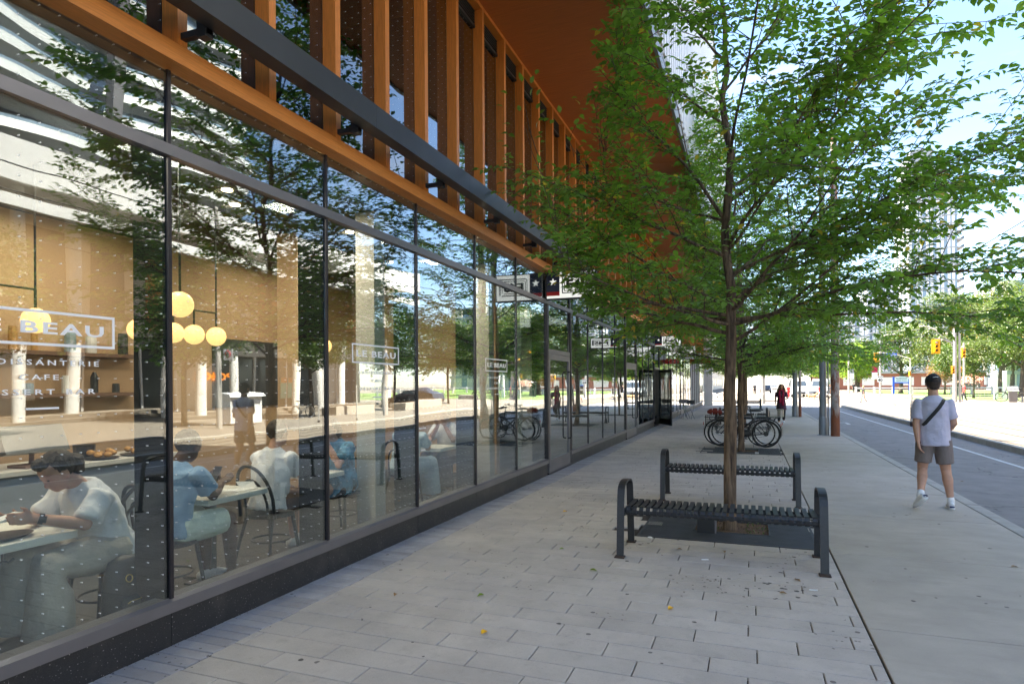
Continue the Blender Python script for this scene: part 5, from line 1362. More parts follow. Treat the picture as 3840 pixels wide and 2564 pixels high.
# ================================================================== BICYCLES
def make_bike(label, frame_m, loc, rz, rack=True, basket=None, ebike=False, fenders=True):
    """local: rear wheel at x=-.53, front at x=+.53, along x"""
    b = E('bicycle', loc, label, 'bicycle', 'bicycles parked by the second street tree', rz=rz)
    K = dict(world=False)
    r = .34
    for nm, x in (('rear_wheel', -.53), ('front_wheel', .53)):
        wl = O(nm, MB().torus((x, 0, r), r - .018, .019, (0, 1, 0), 40, 8), M['rubber'], b, smooth=True, **K)
        O('rim', MB().torus((x, 0, r), r - .042, .009, (0, 1, 0), 36, 6), M['chrome'] if not ebike else M['bike_black'], wl, **K)
        sp = MB()
        for i in range(18):
            a = 2 * math.pi * i / 18; a2 = a + (.25 if i % 2 else -.25)
            sp.bar((x + .022 * math.cos(a2), (-1) ** i * .022, r + .022 * math.sin(a2)), (x + (r - .045) * math.cos(a), 0, r + (r - .045) * math.sin(a)), .0022, .0022)
        O('spokes', sp, M['chrome'], wl, **K)
        O('hub', MB().cyl((x, -.045, r), (x, .045, r), .022 if not (ebike and x < 0) else .06, n=14), M['bike_black'], wl, **K)
        if fenders:
            pts = [(x + (r + .022) * math.cos(R(t)), 0, r + (r + .022) * math.sin(R(t))) for t in (range(25, 196, 10) if x < 0 else range(20, 150, 10))]
            O('mudguard', MB().tube(pts, .004, 6, side=(0, 1, 0), ell=.026, caps=True) if False else MB().tube(pts, .026, 6, side=(0, 1, 0), ell=.004), M['bike_black'], b, **K)
    BB = (-.09, 0, .29); ST = (-.24, 0, .74); HT = (.30, 0, .80); HB = (.34, 0, .66)
    f = MB().tube([BB, ST], .016, 10).tube([ST, HT], .014, 10) if not ebike else MB().tube([BB, ST], .018, 10).tube([(-.18, 0, .56), HB], .022, 10)
    f.tube([BB, HB], .02, 10).tube([HT, HB], .02, 10)
    for s_ in (-1, 1):
        f.tube([(BB[0], s_ * .03, BB[2]), (-.53, s_ * .06, r)], .009, 8).tube([(ST[0], s_ * .015, ST[2] - .04), (-.53, s_ * .06, r)], .008, 8)
    O('frame', f, frame_m, b, smooth=40, **K)
    fk = MB()
    for s_ in (-1, 1): fk.tube([(.345, s_ * .04, .66), (.40, s_ * .055, .48), (.53, s_ * .05, r)], .011, 8)
    fk.tube([(.35, -.045, .67), (.35, .045, .67)], .013, 8)
    O('fork', fk, frame_m, b, smooth=40, **K)
    O('seat_post', MB().cyl(ST, (-.285, 0, .88), .012), M['chrome'], b, **K)
    O('saddle', MB().tube([(-.42, 0, .915), (-.36, 0, .92), (-.28, 0, .915), (-.18, 0, .91), (-.13, 0, .905)], [.05, .085, .055, .025, .015], 10, side=(0, 1, 0), ell=[.02, .03, .025, .02, .012]), M['bike_black'], b, smooth=True, **K)
    hb = MB().cyl(HT, (.275, 0, .95), .013).tube([(.275, 0, .95), (.25, 0, .99), (.28, 0, 1.0)], .014, 8)
    hb.tube([(.18, -.30, 1.02), (.24, -.22, 1.01), (.285, -.08, 1.0), (.285, .08, 1.0), (.24, .22, 1.01), (.18, .30, 1.02)], .012, 8)
    O('handlebar', hb, M['bike_black'], b, smooth=40, **K)
    O('brake_lever', MB().tube([(.24, -.2, 1.0), (.26, -.27, .97)], .006, 6).tube([(.24, .2, 1.0), (.26, .27, .97)], .006, 6), M['bike_black'], b, **K)
    O('crankset', MB().torus((BB[0], -.05, BB[2]), .085, .006, (0, 1, 0), 24, 6).cyl((BB[0], -.07, BB[2]), (BB[0], .07, BB[2]), .02).bar((BB[0], -.075, BB[2]), (BB[0] + .09, -.075, BB[2] - .14), .02, .012).bar((BB[0], .075, BB[2]), (BB[0] - .09, .075, BB[2] + .14), .02, .012), M['bike_black'], b, **K)
    O('pedal', MB().box(.0 - .04, .0 + .04, -.17, -.08, .135, .155).box(-.22, -.14, .08, .17, .42, .44), M['rubber'], b, **K)
    O('chain', MB().bar((BB[0], -.05, BB[2] + .085), (-.53, -.05, r + .035), .006, .008).bar((BB[0], -.05, BB[2] - .085), (-.53, -.05, r - .06), .006, .008).cyl((-.53, -.055, r), (-.53, -.035, r), .045, n=14), M['bike_grey'], b, **K)
    if ebike: O('motor_box', MB().ball((-.06, 0, .34), (.13, .06, .10), 14, 8), M['bike_black'], b, smooth=True, **K)
    O('kickstand', MB().tube([(-.2, .05, .28), (-.24, .16, .01)], .009, 6), M['bike_grey'], b, **K)
    if rack:
        rk = MB()
        for s_ in (-1, 1): rk.tube([(-.3, s_ * .06, .72), (-.85, s_ * .06, .73)], .006, 6).tube([(-.53, s_ * .07, r), (-.60, s_ * .06, .73)], .005, 6).tube([(-.53, s_ * .07, r), (-.74, s_ * .06, .73)], .005, 6)
        for i in range(4): rk.cyl((-.4 - i * .14, -.06, .73), (-.4 - i * .14, .06, .73), .005, n=6)
        O('rack', rk, M['bike_black'], b, **K)
        O('reflector', MB().box(-.88, -.87, -.03, .03, .52, .60), M['red_plastic'], b, **K)
    if basket:
        x0, x1, z0, z1 = basket; bk = MB()
        for k in range(6):
            z = z0 + (z1 - z0) * k / 5
            bk.tube([(x0, -.14, z), (x1, -.14, z), (x1, .14, z), (x0, .14, z)], .003, 4, closed=True)
        for k in range(8):
            x = x0 + (x1 - x0) * k / 7
            bk.cyl((x, -.14, z0), (x, -.14, z1), .0025, n=4).cyl((x, .14, z0), (x, .14, z1), .0025, n=4)
        for k in range(6):
            y = -.14 + .28 * k / 5; bk.cyl((x0, y, z0), (x0, y, z1), .0025, n=4).cyl((x1, y, z0), (x1, y, z1), .0025, n=4).cyl((x0, y, z0), (x1, y, z0), .0025, n=4)
        O('basket', bk, M['chrome'] if frame_m is M['bike_grey'] else M['bike_black'], b, **K)
    return b
b1 = make_bike('black city bicycle with a wire basket, its rear wheel to the left', M['bike_black'], (-.27, 17.25, 0), 0, basket=(-.82, -.5, .5, .78))
make_bike('black electric bicycle parked with its rear wheel towards the road', M['bike_black'], (-.16, 16.95, 0), R(180), ebike=True)
make_bike('grey bicycle with a silver wire basket, half hidden behind the other two', M['bike_grey'], (-.10, 17.6, 0), R(183), basket=(-.9, -.55, .74, .93))
bg_ = E('saddle_bag', (-.85, 17.25, .74), 'dark red bag strapped on the bicycle basket', 'bag')
O('bag_body', MB().tube([(-1.05, 17.25, .86), (-.98, 17.25, .87), (-.85, 17.25, .88), (-.73, 17.25, .86), (-.68, 17.25, .84)], [.04, .10, .115, .10, .04], 12, side=(0, 1, 0), ell=[.03, .07, .085, .07, .03]), M['bag_red'], bg_, smooth=True)
O('bag_strap', MB().torus((-.92, 17.25, .87), .095, .007, (1, 0, 0), 20, 6).torus((-.78, 17.25, .87), .095, .007, (1, 0, 0), 20, 6), M['sock'], bg_)
pb = make_bike('white wheeled bicycle leaning by the information pillar in the park', M['bike_black'], (19.5, 60.8, 0), R(180), rack=False); pb['group'] = 'bicycle by the pillar'
pb.scale = (1.35, 1.35, 1.2)
make_bike('small dark bicycle locked on the far pavement, seen in reflection', M['bike_black'], (15.2, 27.5, 0), R(90), rack=False)['group'] = 'bicycle across the street'

# folding cafe set outside the far shop
def folding_chair(loc, rz, label):
    c = E('folding_chair', loc, label, 'chair', 'folding chairs outside the far shop', rz=rz); K = dict(world=False)
    f = MB()
    for s_ in (-1, 1): f.tube([(s_ * .2, .2, 0), (s_ * .2, -.22, .86)], .01, 6).tube([(s_ * .17, -.22, 0), (s_ * .17, .2, .45)], .01, 6)
    O('frame', f, M['pole_grey'], c, **K)
    O('seat', MB().box(-.2, .2, -.18, .2, .44, .46), M['grey_panel'], c, **K); O('backrest', MB().box(-.2, .2, -.235, -.205, .68, .86), M['slate'], c, **K)
folding_chair((-2.6, 29.6, 0), R(160), 'folding chair nearest the pavement outside the far shop')
folding_chair((-3.05, 31.2, 0), R(20), 'folding chair against the glass outside the far shop')
ft = E('folding_table', (-2.8, 30.4, 0), 'small round folding table outside the far shop', 'table')
O('tabletop', MB().cyl((-2.8, 30.4, .70), (-2.8, 30.4, .72), .32, n=20), M['grey_panel'], ft); O('table_leg', MB().cyl((-3.0, 30.2, 0), (-2.65, 30.6, .7), .01).cyl((-2.6, 30.2, 0), (-2.95, 30.6, .7), .01), M['pole_grey'], ft)

# ================================================================== PEOPLE
def remesh(name, mb, mat_, voxel, parent, smooth_it=6, wr=0, wrs=9, cut=None, world=True, seed=0):
    me = mb.mesh(name, M['paper'])
    o = bpy.data.objects.new('tmp', me); COL.objects.link(o)
    m = o.modifiers.new('r', 'REMESH'); m.mode = 'VOXEL'; m.voxel_size = voxel; m.use_smooth_shade = True
    if smooth_it:
        s_ = o.modifiers.new('s', 'SMOOTH'); s_.iterations = smooth_it; s_.factor = .5
    dg = bpy.context.evaluated_depsgraph_get()
    r = bpy.data.meshes.new_from_object(o.evaluated_get(dg))
    bpy.data.objects.remove(o); bpy.data.meshes.remove(me)
    if wr:
        for v, n in [(v, v.normal.copy()) for v in r.vertices]:
            c = v.co
            a = mnoise.noise(Vector((c.x * wrs + seed, c.y * wrs, c.z * wrs * .45)))
            a2 = mnoise.noise(Vector((c.x * wrs * 2.3, c.y * wrs * 2.3 + seed, c.z * wrs * 1.7 + c.x * 8)))
            v.co = c + n * (wr * (1 - 2 * abs(a)) + wr * .5 * a2)
    r.materials.clear(); r.materials.append(mat_)
    r.polygons.foreach_set('use_smooth', [True] * len(r.polygons)); r.update()
    r.name = name
    return O(name, r, None, parent, world=world)
V = Vector
def capsule(mb, pts, rad, n=12, side=None, ell=None):
    mb.tube(pts, rad, n, side=side, ell=ell)
    rs = rad if hasattr(rad, '__len__') else [rad] * len(pts)
    e = rs if ell is None else ell
    mb.ball(pts[0], (rs[0] + e[0]) / 2 * .98 if hasattr(e, '__len__') else rs[0], n, 8); mb.ball(pts[-1], (rs[-1] + (e[-1] if hasattr(e, '__len__') else rs[-1])) / 2 * .98, n, 8)
def hand(mb, w, d, palm_n, thumb_side, s=1.0, curl=.5):
    """w wrist, d direction of the hand, palm_n the palm normal, thumb_side the direction the thumb leaves in"""
    w = V(w); d = V(d).normalized(); t = V(thumb_side); t = (t - d * t.dot(d)).normalized(); pn = V(palm_n); pn = (pn - d * pn.dot(d) - t * pn.dot(t)).normalized()
    mb.tube([w - d * .02, w + d * .02 * s, w + d * .055 * s, w + d * .09 * s], [.026 * s, .034 * s, .042 * s, .040 * s], 12, side=t, ell=[.020 * s, .017 * s, .016 * s, .013 * s])
    for i, (o_, L) in enumerate(((.030, .068), (.010, .078), (-.010, .072), (-.029, .056))):
        p = w + d * .082 * s + t * o_ * s; dd = d.copy(); pts = [p - d * .02, p]
        for k in range(3):
            dd = (dd + pn * curl * (.55 + .12 * i)).normalized(); p = p + dd * L * s / 3 * (1.15, 1, .85)[k]; pts.append(p)
        mb.tube(pts, [.0092 * s, .0092 * s, .0088 * s, .008 * s, .0068 * s], 8); mb.ball(pts[-1], .0069 * s, 8, 6)
    p = w + d * .025 * s + t * .026 * s
    q = p + (t * .8 + d * .7 + pn * .3).normalized() * .04 * s; r_ = q + (d * .9 + t * .3 + pn * .5).normalized() * .032 * s
    mb.tube([p, q, r_], [.014 * s, .011 * s, .0085 * s], 8); mb.ball(r_, .0086 * s, 8, 6)
def head(mb, c, fwd, up, s=1.0):
    """c centre of the skull"""
    f = V(fwd).normalized(); u = V(up); u = (u - f * u.dot(f)).normalized(); r_ = f.cross(u)
    Rm = Matrix((r_, f, u)).transposed()
    def T(x, y, z): return c + Rm @ V((x * s, y * s, z * s))
    mb.ball(T(0, -.008, .022), (.076 * s, .096 * s, .098 * s), 20, 14, Rm)
    mb.ball(T(0, .022, -.045), (.058 * s, .068 * s, .070 * s), 18, 12, Rm)
    mb.ball(T(0, .055, -.085), (.026 * s, .024 * s, .022 * s), 10, 8, Rm)
    mb.ball(T(0, .088, -.028), (.013 * s, .020 * s, .017 * s), 10, 8, Rm); mb.ball(T(0, .080, .0), (.010 * s, .014 * s, .028 * s), 8, 6, Rm)
    for sx in (-1, 1): mb.ball(T(sx * .078, -.005, -.012), (.010 * s, .020 * s, .032 * s), 10, 8, Rm)
    return T, Rm
def face(T, Rm, par, s=1.0):
    for sx in (-1, 1):
        O('eye', MB().ball(T(sx * .030, .078, .006), (.011 * s, .006 * s, .005 * s), 8, 6, Rm), M['eye_dark'], par); O('eyebrow', MB().ball(T(sx * .031, .083, .026), (.017 * s, .004 * s, .0035 * s), 8, 5, Rm), M['hair_dark'], par)
    O('mouth', MB().ball(T(0, .083, -.062), (.020 * s, .005 * s, .0055 * s), 8, 5, Rm), M['lip'], par)

# ---- the man walking away
W0 = E('person', (2.20, 9.45, 0), 'man walking away in a pale T-shirt, taupe shorts and black cap', 'person')
X, Y = 2.20, 9.45
def q_(x, y, z): return V((X + x, Y + y, z))
sk = MB()
T, Rm = head(sk, q_(.0, .03, 1.585), (-.06, 1, -.10), (0, 0, 1), 1.0)
sk.tube([q_(0, 0, 1.36), q_(0, .005, 1.43), q_(0, .015, 1.52)], [.075, .060, .057], 14)
tors = [(.0, .93), (.0, 1.0), (.0, 1.12), (0, 1.24), (.0, 1.34), (.0, 1.39)]
sk.tube([q_(0, y, z) for y, z in tors], [.145, .14, .138, .145, .14, .09], 18, side=(1, 0, 0), ell=[.10, .10, .10, .11, .10, .07])
LS_, RS_ = q_(-.158, 0, 1.35), q_(.158, 0, 1.35)
LE_, LW_ = q_(-.205, -.05, 1.08), q_(-.195, -.10, .845)
RE_, RW_ = q_(.215, -.02, 1.08), q_(.18, .17, .95)
sk.tube([LS_, LS_.lerp(LE_, .5), LE_, LE_.lerp(LW_, .35), LW_], [.052, .047, .040, .041, .027], 12); sk.ball(LE_, .040, 10, 8)
sk.tube([RS_, RS_.lerp(RE_, .5), RE_, RE_.lerp(RW_, .35), RW_], [.052, .047, .040, .041, .027], 12); sk.ball(RE_, .040, 10, 8)
hand(sk, LW_, (.22, -.05, -1), (.9, .1, .1), (.3, 1, 0), 1.0, .38); hand(sk, RW_, (-.1, .7, -.6), (-1, 0, 0), (0, .4, 1), 1.0, .5)
LK, LA = q_(-.115, .05, .50), q_(-.20, -.24, .19)
RK, RA = q_(.135, .02, .485), q_(.17, -.05, .09)
for (h_, k_, a_) in ((q_(-.085, 0, .90), LK, LA), (q_(.085, 0, .90), RK, RA)):
    d = (a_ - k_); back = V((0, -.015, 0))
    sk.tube([h_, h_.lerp(k_, .5), k_, k_ + d * .15 + back * .5, k_ + d * .33 + back, k_ + d * .6 + back * .5, a_, a_ + d.normalized() * .03], [.092, .078, .058, .055, .060, .046, .035, .037], 14); sk.ball(k_, .057, 12, 8)
body = remesh('body', sk, M['skin_light'], .0055, W0, 3)
sh = MB()
sh.tube([q_(0, -.005, .80), q_(0, -.005, .90), q_(0, -.005, 1.02), q_(0, 0, 1.14), q_(0, -.005, 1.26), q_(0, -.003, 1.345), q_(0, 0, 1.395), q_(0, .004, 1.425)], [.178, .175, .170, .168, .172, .165, .110, .070], 26, side=(1, 0, 0), ell=[.138, .135, .128, .130, .138, .122, .094, .066])
for (a_, b_) in ((LS_, LE_), (RS_, RE_)): sh.tube([a_ - (b_ - a_) * .10, a_, a_.lerp(b_, .5), a_.lerp(b_, .80)], [.045, .062, .062, .070], 16)
shirt = remesh('t_shirt', sh, M['tee_lilac'], .007, W0, 8, wr=.010, wrs=6)
so = MB()
so.tube([q_(0, 0, .97), q_(0, 0, .90), q_(0, 0, .83)], [.165, .175, .17], 22, side=(1, 0, 0), ell=[.115, .125, .12])
for (h_, k_) in ((q_(-.09, 0, .86), LK), (q_(.09, 0, .86), RK)): so.tube([h_, h_.lerp(k_, .45), h_.lerp(k_, .78)], [.105, .100, .096], 16)
remesh('shorts', so, M['shorts_taupe'], .007, W0, 6, wr=.0045, wrs=8, seed=3)
# strap laid over the back of the shirt
bv = BVHTree.FromPolygons([v.co[:] for v in shirt.data.vertices], [p.vertices[:] for p in shirt.data.polygons])
def on_back(x, z):
    h_ = bv.ray_cast(q_(x, -1, z), V((0, 1, 0)))
    return (h_[0] if h_[0] is not None else q_(x, -.02, z)) + V((0, -.006, 0))
pts = [on_back(.105 - .245 * i / 14, 1.395 - .345 * i / 14) for i in range(15)]
stp = MB(); vs = []
for i, p in enumerate(pts):
    d = (pts[min(i + 1, 14)] - pts[max(i - 1, 0)]).normalized(); sdv = d.cross(V((0, 1, 0))).normalized() * .021
    vs += [p - sdv + V((0, .006, 0)), p + sdv + V((0, .006, 0)), p + sdv - V((0, .003, 0)), p - sdv - V((0, .003, 0))]
fs = []
for i in range(14):
    a = 4 * i; c = a + 4; fs += [(a + 2, a + 3, c + 3, c + 2), (a + 1, a + 2, c + 2, c + 1), (a + 3, a, c, c + 3), (a, a + 1, c + 1, c)]
stp.add(vs, fs); O('bag_strap', stp, M['strap_black'], W0)
hr = MB(); hr.ball(T(0, -.020, .010), (.082, .092, .082), 20, 12, Rm); hr.ball(T(0, -.055, -.045), (.062, .045, .045), 14, 8, Rm)
remesh('hair', hr, M['hair_dark'], .008, W0, 3, wr=.002, wrs=40)
cp = MB(); cp.tube([T(0, -.012, .012), T(0, -.014, .055), T(0, -.012, .09), T(0, -.008, .118), T(0, -.004, .127)], [.088, .086, .072, .040, .010], 22, side=Rm @ V((1, 0, 0)), ell=[.106, .102, .086, .048, .012])
cp.tube([T(0, .09, .03), T(0, .16, .015)], [.065, .05], 16, side=Rm @ V((1, 0, 0)), ell=[.006, .005])
cap = remesh('cap', cp, M['cap_black'], .006, W0, 4)
O('cap_logo', MB().tube([T(-.030, -.113, .068), T(0, -.119, .073), T(.030, -.113, .072)], .0035, 6), M['decal'], cap)
O('cap_gap', MB().ball(T(0, -.108, .034), (.034, .012, .017), 12, 8, Rm), M['hair_dark'], cap)
def shoe(a, fdir, up=(0, 0, 1), roll=0):
    f = V(fdir).normalized(); u = V(up); u = (u - f * u.dot(f)).normalized(); s_ = f.cross(u)
    s = MB(); s.tube([a - f * .065 - u * .045, a - f * .02 - u * .03, a + f * .05 - u * .045, a + f * .12 - u * .06, a + f * .185 - u * .066], [.030, .038, .042, .046, .028], 14, side=s_, ell=[.035, .046, .036, .026, .018])
    o = remesh('shoe', s, M['shoe_white'], .007, W0, 4)
    s = MB(); s.tube([a - f * .085 - u * .078, a - f * .03 - u * .082, a + f * .06 - u * .086, a + f * .14 - u * .086, a + f * .20 - u * .078], [.030, .040, .042, .048, .022], 14, side=s_, ell=[.014, .016, .013, .011, .008])
    O('sole', s, M['shoe_sole'], o, smooth=True)
    O('heel_patch', MB().tube([a - f * .088 - u * .052 - s_ * .022, a - f * .098 - u * .05, a - f * .088 - u * .052 + s_ * .022], .011, 8), M['shoe_navy'], o)
shoe(RA + V((0, 0, 0)), (.12, 1, 0)); shoe(LA, (-.25, .72, -.52), (-.1, .55, .75))
for a_, k_ in ((RA, RK), (LA, LK)): O('sock', MB().tube([a_ - (a_ - k_).normalized() * .055, a_ - (a_ - k_).normalized() * .02, a_ + (a_ - k_).normalized() * .03], [.041, .042, .043], 14), M['sock'], W0, smooth=True)

# ---- generic standing or walking figure (facing +Y locally, turned by rz)
def figure(x, y, z, rz, s, label, top, bottom, skin, hair, vox=.02, stride=.25, long_hair=False, skirt=False, group=None, detail=False, arm=(0, 0), scarf=False, extra=None, legs_bare=.0):
    P_ = E('person', (x, y, z), label, 'person', group, rz=rz)
    q = lambda a, b, c: V((a * s, b * s, c * s))
    sk = MB(); T, Rm = head(sk, q(0, .01, 1.60), (0, 1, -.05), (0, 0, 1), s)
    sk.tube([q(0, 0, 1.38), q(0, 0, 1.52)], [.06 * s, .052 * s], 10)
    sk.tube([q(0, 0, z_) for z_ in (.93, 1.1, 1.25, 1.38)], [a * s for a in (.15, .125, .15, .13)], 14, side=(1, 0, 0), ell=[a * s for a in (.10, .09, .10, .08)])
    joints = {}
    for i, sx in enumerate((-1, 1)):
        sh_ = q(sx * .17, 0, 1.37); sw = stride * (.5 if sx > 0 else -.5)
        el = q(sx * .235, -sw * .35 + arm[i] * .10, 1.09); wr_ = q(sx * .225 - sx * arm[i] * .08, sw * .1 + .05 + arm[i] * .28, .86 + arm[i] * .3)
        sk.tube([sh_, el, wr_], [.045 * s, .036 * s, .025 * s], 10); hand(sk, wr_, (wr_ - el).normalized() + V((0, 0, -.3)), (-sx, 0, 0), (0, 1, 0), s, .4)
        hp = q(sx * .085, 0, .92); kn = q(sx * .10, sw * .55 + .03, .50); an = q(sx * .10, sw - (.06 if sw < 0 else 0), .09 + (.06 if sw < 0 else 0))
        sk.tube([hp, kn, kn.lerp(an, .35), an], [.085 * s, .055 * s, .056 * s, .036 * s], 10)
        sk.tube([an + q(0, -.06, -.05), an + q(0, .05, -.055), an + q(0, .15, -.065)], [.035 * s, .04 * s, .025 * s], 10)
        joints[sx] = (sh_, el, wr_, hp, kn, an)
    remesh('body', sk, skin, vox * (.6 if detail else 1), P_, 2, world=False)
    c = MB()
    low = .86 if not skirt else .62
    c.tube([q(0, 0, low), q(0, 0, .95), q(0, 0, 1.1), q(0, 0, 1.27), q(0, 0, 1.38), q(0, 0, 1.43)], [a * s for a in (.21 if skirt else .175, .175, .15, .175, .15, .07)], 16, side=(1, 0, 0), ell=[a * s for a in (.15 if skirt else .125, .125, .11, .125, .10, .06)])
    for sx in (-1, 1):
        sh_, el = joints[sx][:2]; c.tube([sh_, sh_.lerp(el, .7)], [.066 * s, .058 * s], 12)
    remesh('top', c, top, vox * .8, P_, 4, wr=.004 * s, wrs=8, world=False)
    c = MB(); c.tube([q(0, 0, .98), q(0, 0, .84)], [.16 * s, .16 * s], 14, side=(1, 0, 0), ell=[.115 * s, .115 * s])
    for sx in (-1, 1):
        _, _, _, hp, kn, an = joints[sx]; end = kn.lerp(an, .88) if not legs_bare else hp.lerp(kn, legs_bare)
        c.tube([hp, kn, end] if not legs_bare else [hp, end], [.097 * s, .07 * s, .052 * s] if not legs_bare else [.098 * s, .085 * s], 12)
    remesh('bottoms', c, bottom, vox * .8, P_, 3, wr=.003 * s, world=False)
    for sx in (-1, 1):
        an = joints[sx][5]; O('shoe', MB().tube([an + q(0, -.07, -.05), an + q(0, .03, -.045), an + q(0, .12, -.062), an + q(0, .18, -.07)], [.036 * s, .045 * s, .045 * s, .022 * s], 10, side=(1, 0, 0), ell=[.035 * s, .045 * s, .03 * s, .02 * s]), M['shoe_white'] if detail else M['shoe_navy'], P_, smooth=True, world=False)
    hr = MB(); hr.ball(T(0, -.022, .030), (.085 * s, .094 * s, .092 * s), 14, 10, Rm)
    if long_hair:
        for sx in (-1, 1): hr.tube([T(sx * .06, .0, .07), T(sx * .092, .0, -.03), T(sx * .115, .005, -.15), T(sx * .12, .02, -.27), T(sx * .10, .03, -.34)], [.04 * s, .045 * s, .06 * s, .055 * s, .02 * s], 10)
        hr.tube([T(0, -.06, .02), T(0, -.08, -.12), T(0, -.09, -.3)], [.08 * s, .10 * s, .07 * s], 12, side=(1, 0, 0), ell=[.05 * s, .05 * s, .03 * s])
    remesh('hair', hr, hair, vox * .6, P_, 2, wr=.006 if long_hair else .002, wrs=22, world=False)
    if detail:
        for sx in (-1, 1): O('eye', MB().ball(T(sx * .030, .080, .006), (.013 * s, .007 * s, .007 * s), 8, 6, Rm), M['eye_dark'], P_, world=False)
        O('mouth', MB().ball(T(0, .085, -.062), (.022 * s, .006 * s, .007 * s), 8, 5, Rm), M['lip'], P_, world=False)
    if scarf:
        sc = MB(); sc.torus(q(0, .01, 1.45), .085 * s, .032 * s, (0, 0, 1), 20, 8)
        for sx in (-1, 1): sc.tube([q(sx * .08, .06, 1.45), q(sx * .075, .135, 1.30), q(sx * .05, .15, 1.1), q(sx * .05, .16, .9), q(sx * .06, .17, .80 if sx < 0 else .98)], [.03 * s, .04 * s, .045 * s, .05 * s, .045 * s], 10, side=(1, 0, 0), ell=[.02 * s] * 5)
        remesh('scarf', sc, M['scarf'], .014, P_, 2, wr=.004, wrs=14, world=False)
    return P_
figure(1.15, 26.8, .002, R(180), .915, 'woman with long wavy hair and crimson scarf walking towards the viewer', M['tunic'], M['leggings'], M['skin_tan'], M['hair_brown'], vox=.014, stride=.22, long_hair=True, skirt=True, detail=True, arm=(.75, 0), scarf=True)
figure(8.93, 60, -.05, R(100), .80, 'blond person in dark top and pale shorts crossing the tram tracks', M['cap_black'], M['trouser_beige'], M['skin_light'], M['hair_blond'], stride=.4, legs_bare=.7)
figure(6.6, 70, -.1, R(150), .92, 'person in a red top among the dog walkers', M['red_top'], M['tee_white'], M['skin_light'], M['hair_dark'], vox=.03, group='people walking dogs beyond the crossing', legs_bare=.7)
figure(7.1, 70.5, -.1, R(-120), .85, 'person in a white top stooping beside the dogs', M['tee_white'], M['leggings'], M['skin_light'], M['hair_blond'], vox=.03, group='people walking dogs beyond the crossing')
figure(7.55, 70.2, -.1, R(90), .92, 'dark haired person in black with the dogs', M['cap_black'], M['cap_black'], M['skin_tan'], M['hair_dark'], vox=.03, group='people walking dogs beyond the crossing')
figure(-.9, 73, 0, R(0), .95, 'person in dark clothes on the far left pavement beyond the side street', M['shoe_navy'], M['leggings'], M['skin_light'], M['hair_dark'], vox=.03, group='distant pedestrians')
figure(.6, 90, 0, R(180), .95, 'distant pedestrian in black near the concrete pole', M['cap_black'], M['leggings'], M['skin_light'], M['hair_dark'], vox=.03, group='distant pedestrians')
figure(4.0, 76, -.1, R(200), .9, 'distant cyclist in red beyond the crossing', M['red_top'], M['red_top'], M['skin_light'], M['hair_dark'], vox=.03, group='distant pedestrians')
figure(14.8, 108, 0, R(10), .95, 'pedestrian in black walking by the park lawn', M['cap_black'], M['leggings'], M['skin_light'], M['hair_dark'], vox=.03, group='distant pedestrians')
figure(21.9, 40.5, .02, R(-90), .95, 'passer-by in an orange skirt among the white columns opposite', M['tee_white'], M['orange_wall'], M['skin_light'], M['hair_dark'], vox=.03, group='people across the street', legs_bare=.8)
rdr = figure(16.6, 62, 0, R(90), .9, 'person in a bright red top riding behind the walking man', M['red_top'], M['leggings'], M['skin_light'], M['hair_dark'], vox=.03, group='distant pedestrians')
# dogs
def dog(x, y, z, rz, label, m_):
    d = E('dog', (x, y, z), label, 'dog', 'dogs being walked beyond the crossing', rz=rz)
    b = MB(); b.tube([(-.32, 0, .50), (-.2, 0, .47), (0, 0, .45), (.2, 0, .47), (.34, 0, .52), (.44, 0, .62), (.50, 0, .70)], [.07, .11, .10, .13, .11, .07, .065], 12)
    b.ball((.52, 0, .72), (.085, .07, .07), 10, 8); b.tube([(.56, 0, .70), (.68, 0, .67)], [.045, .03], 8)
    for sx in (-1, 1):
        b.ball((.49, sx * .06, .73), (.025, .02, .05), 8, 6)
        b.tube([(.26, sx * .07, .42), (.25, sx * .075, .22), (.27, sx * .075, .02)], [.05, .03, .024], 8)
        b.tube([(-.26, sx * .07, .46), (-.18, sx * .08, .28), (-.32, sx * .08, .18), (-.30, sx * .08, .02)], [.08, .045, .028, .026], 8)
    b.tube([(-.34, 0, .52), (-.48, 0, .50), (-.58, 0, .56)], [.03, .025, .012], 8)
    remesh('dog_body', b, m_, .02, d, 1, world=False)
dog(5.7, 68.8, -.1, R(0), 'tan dog in front of the white van', M['dog_fur']); dog(7.5, 69, -.1, R(170), 'pale dog at the feet of the person in black', M['cream_wall'])

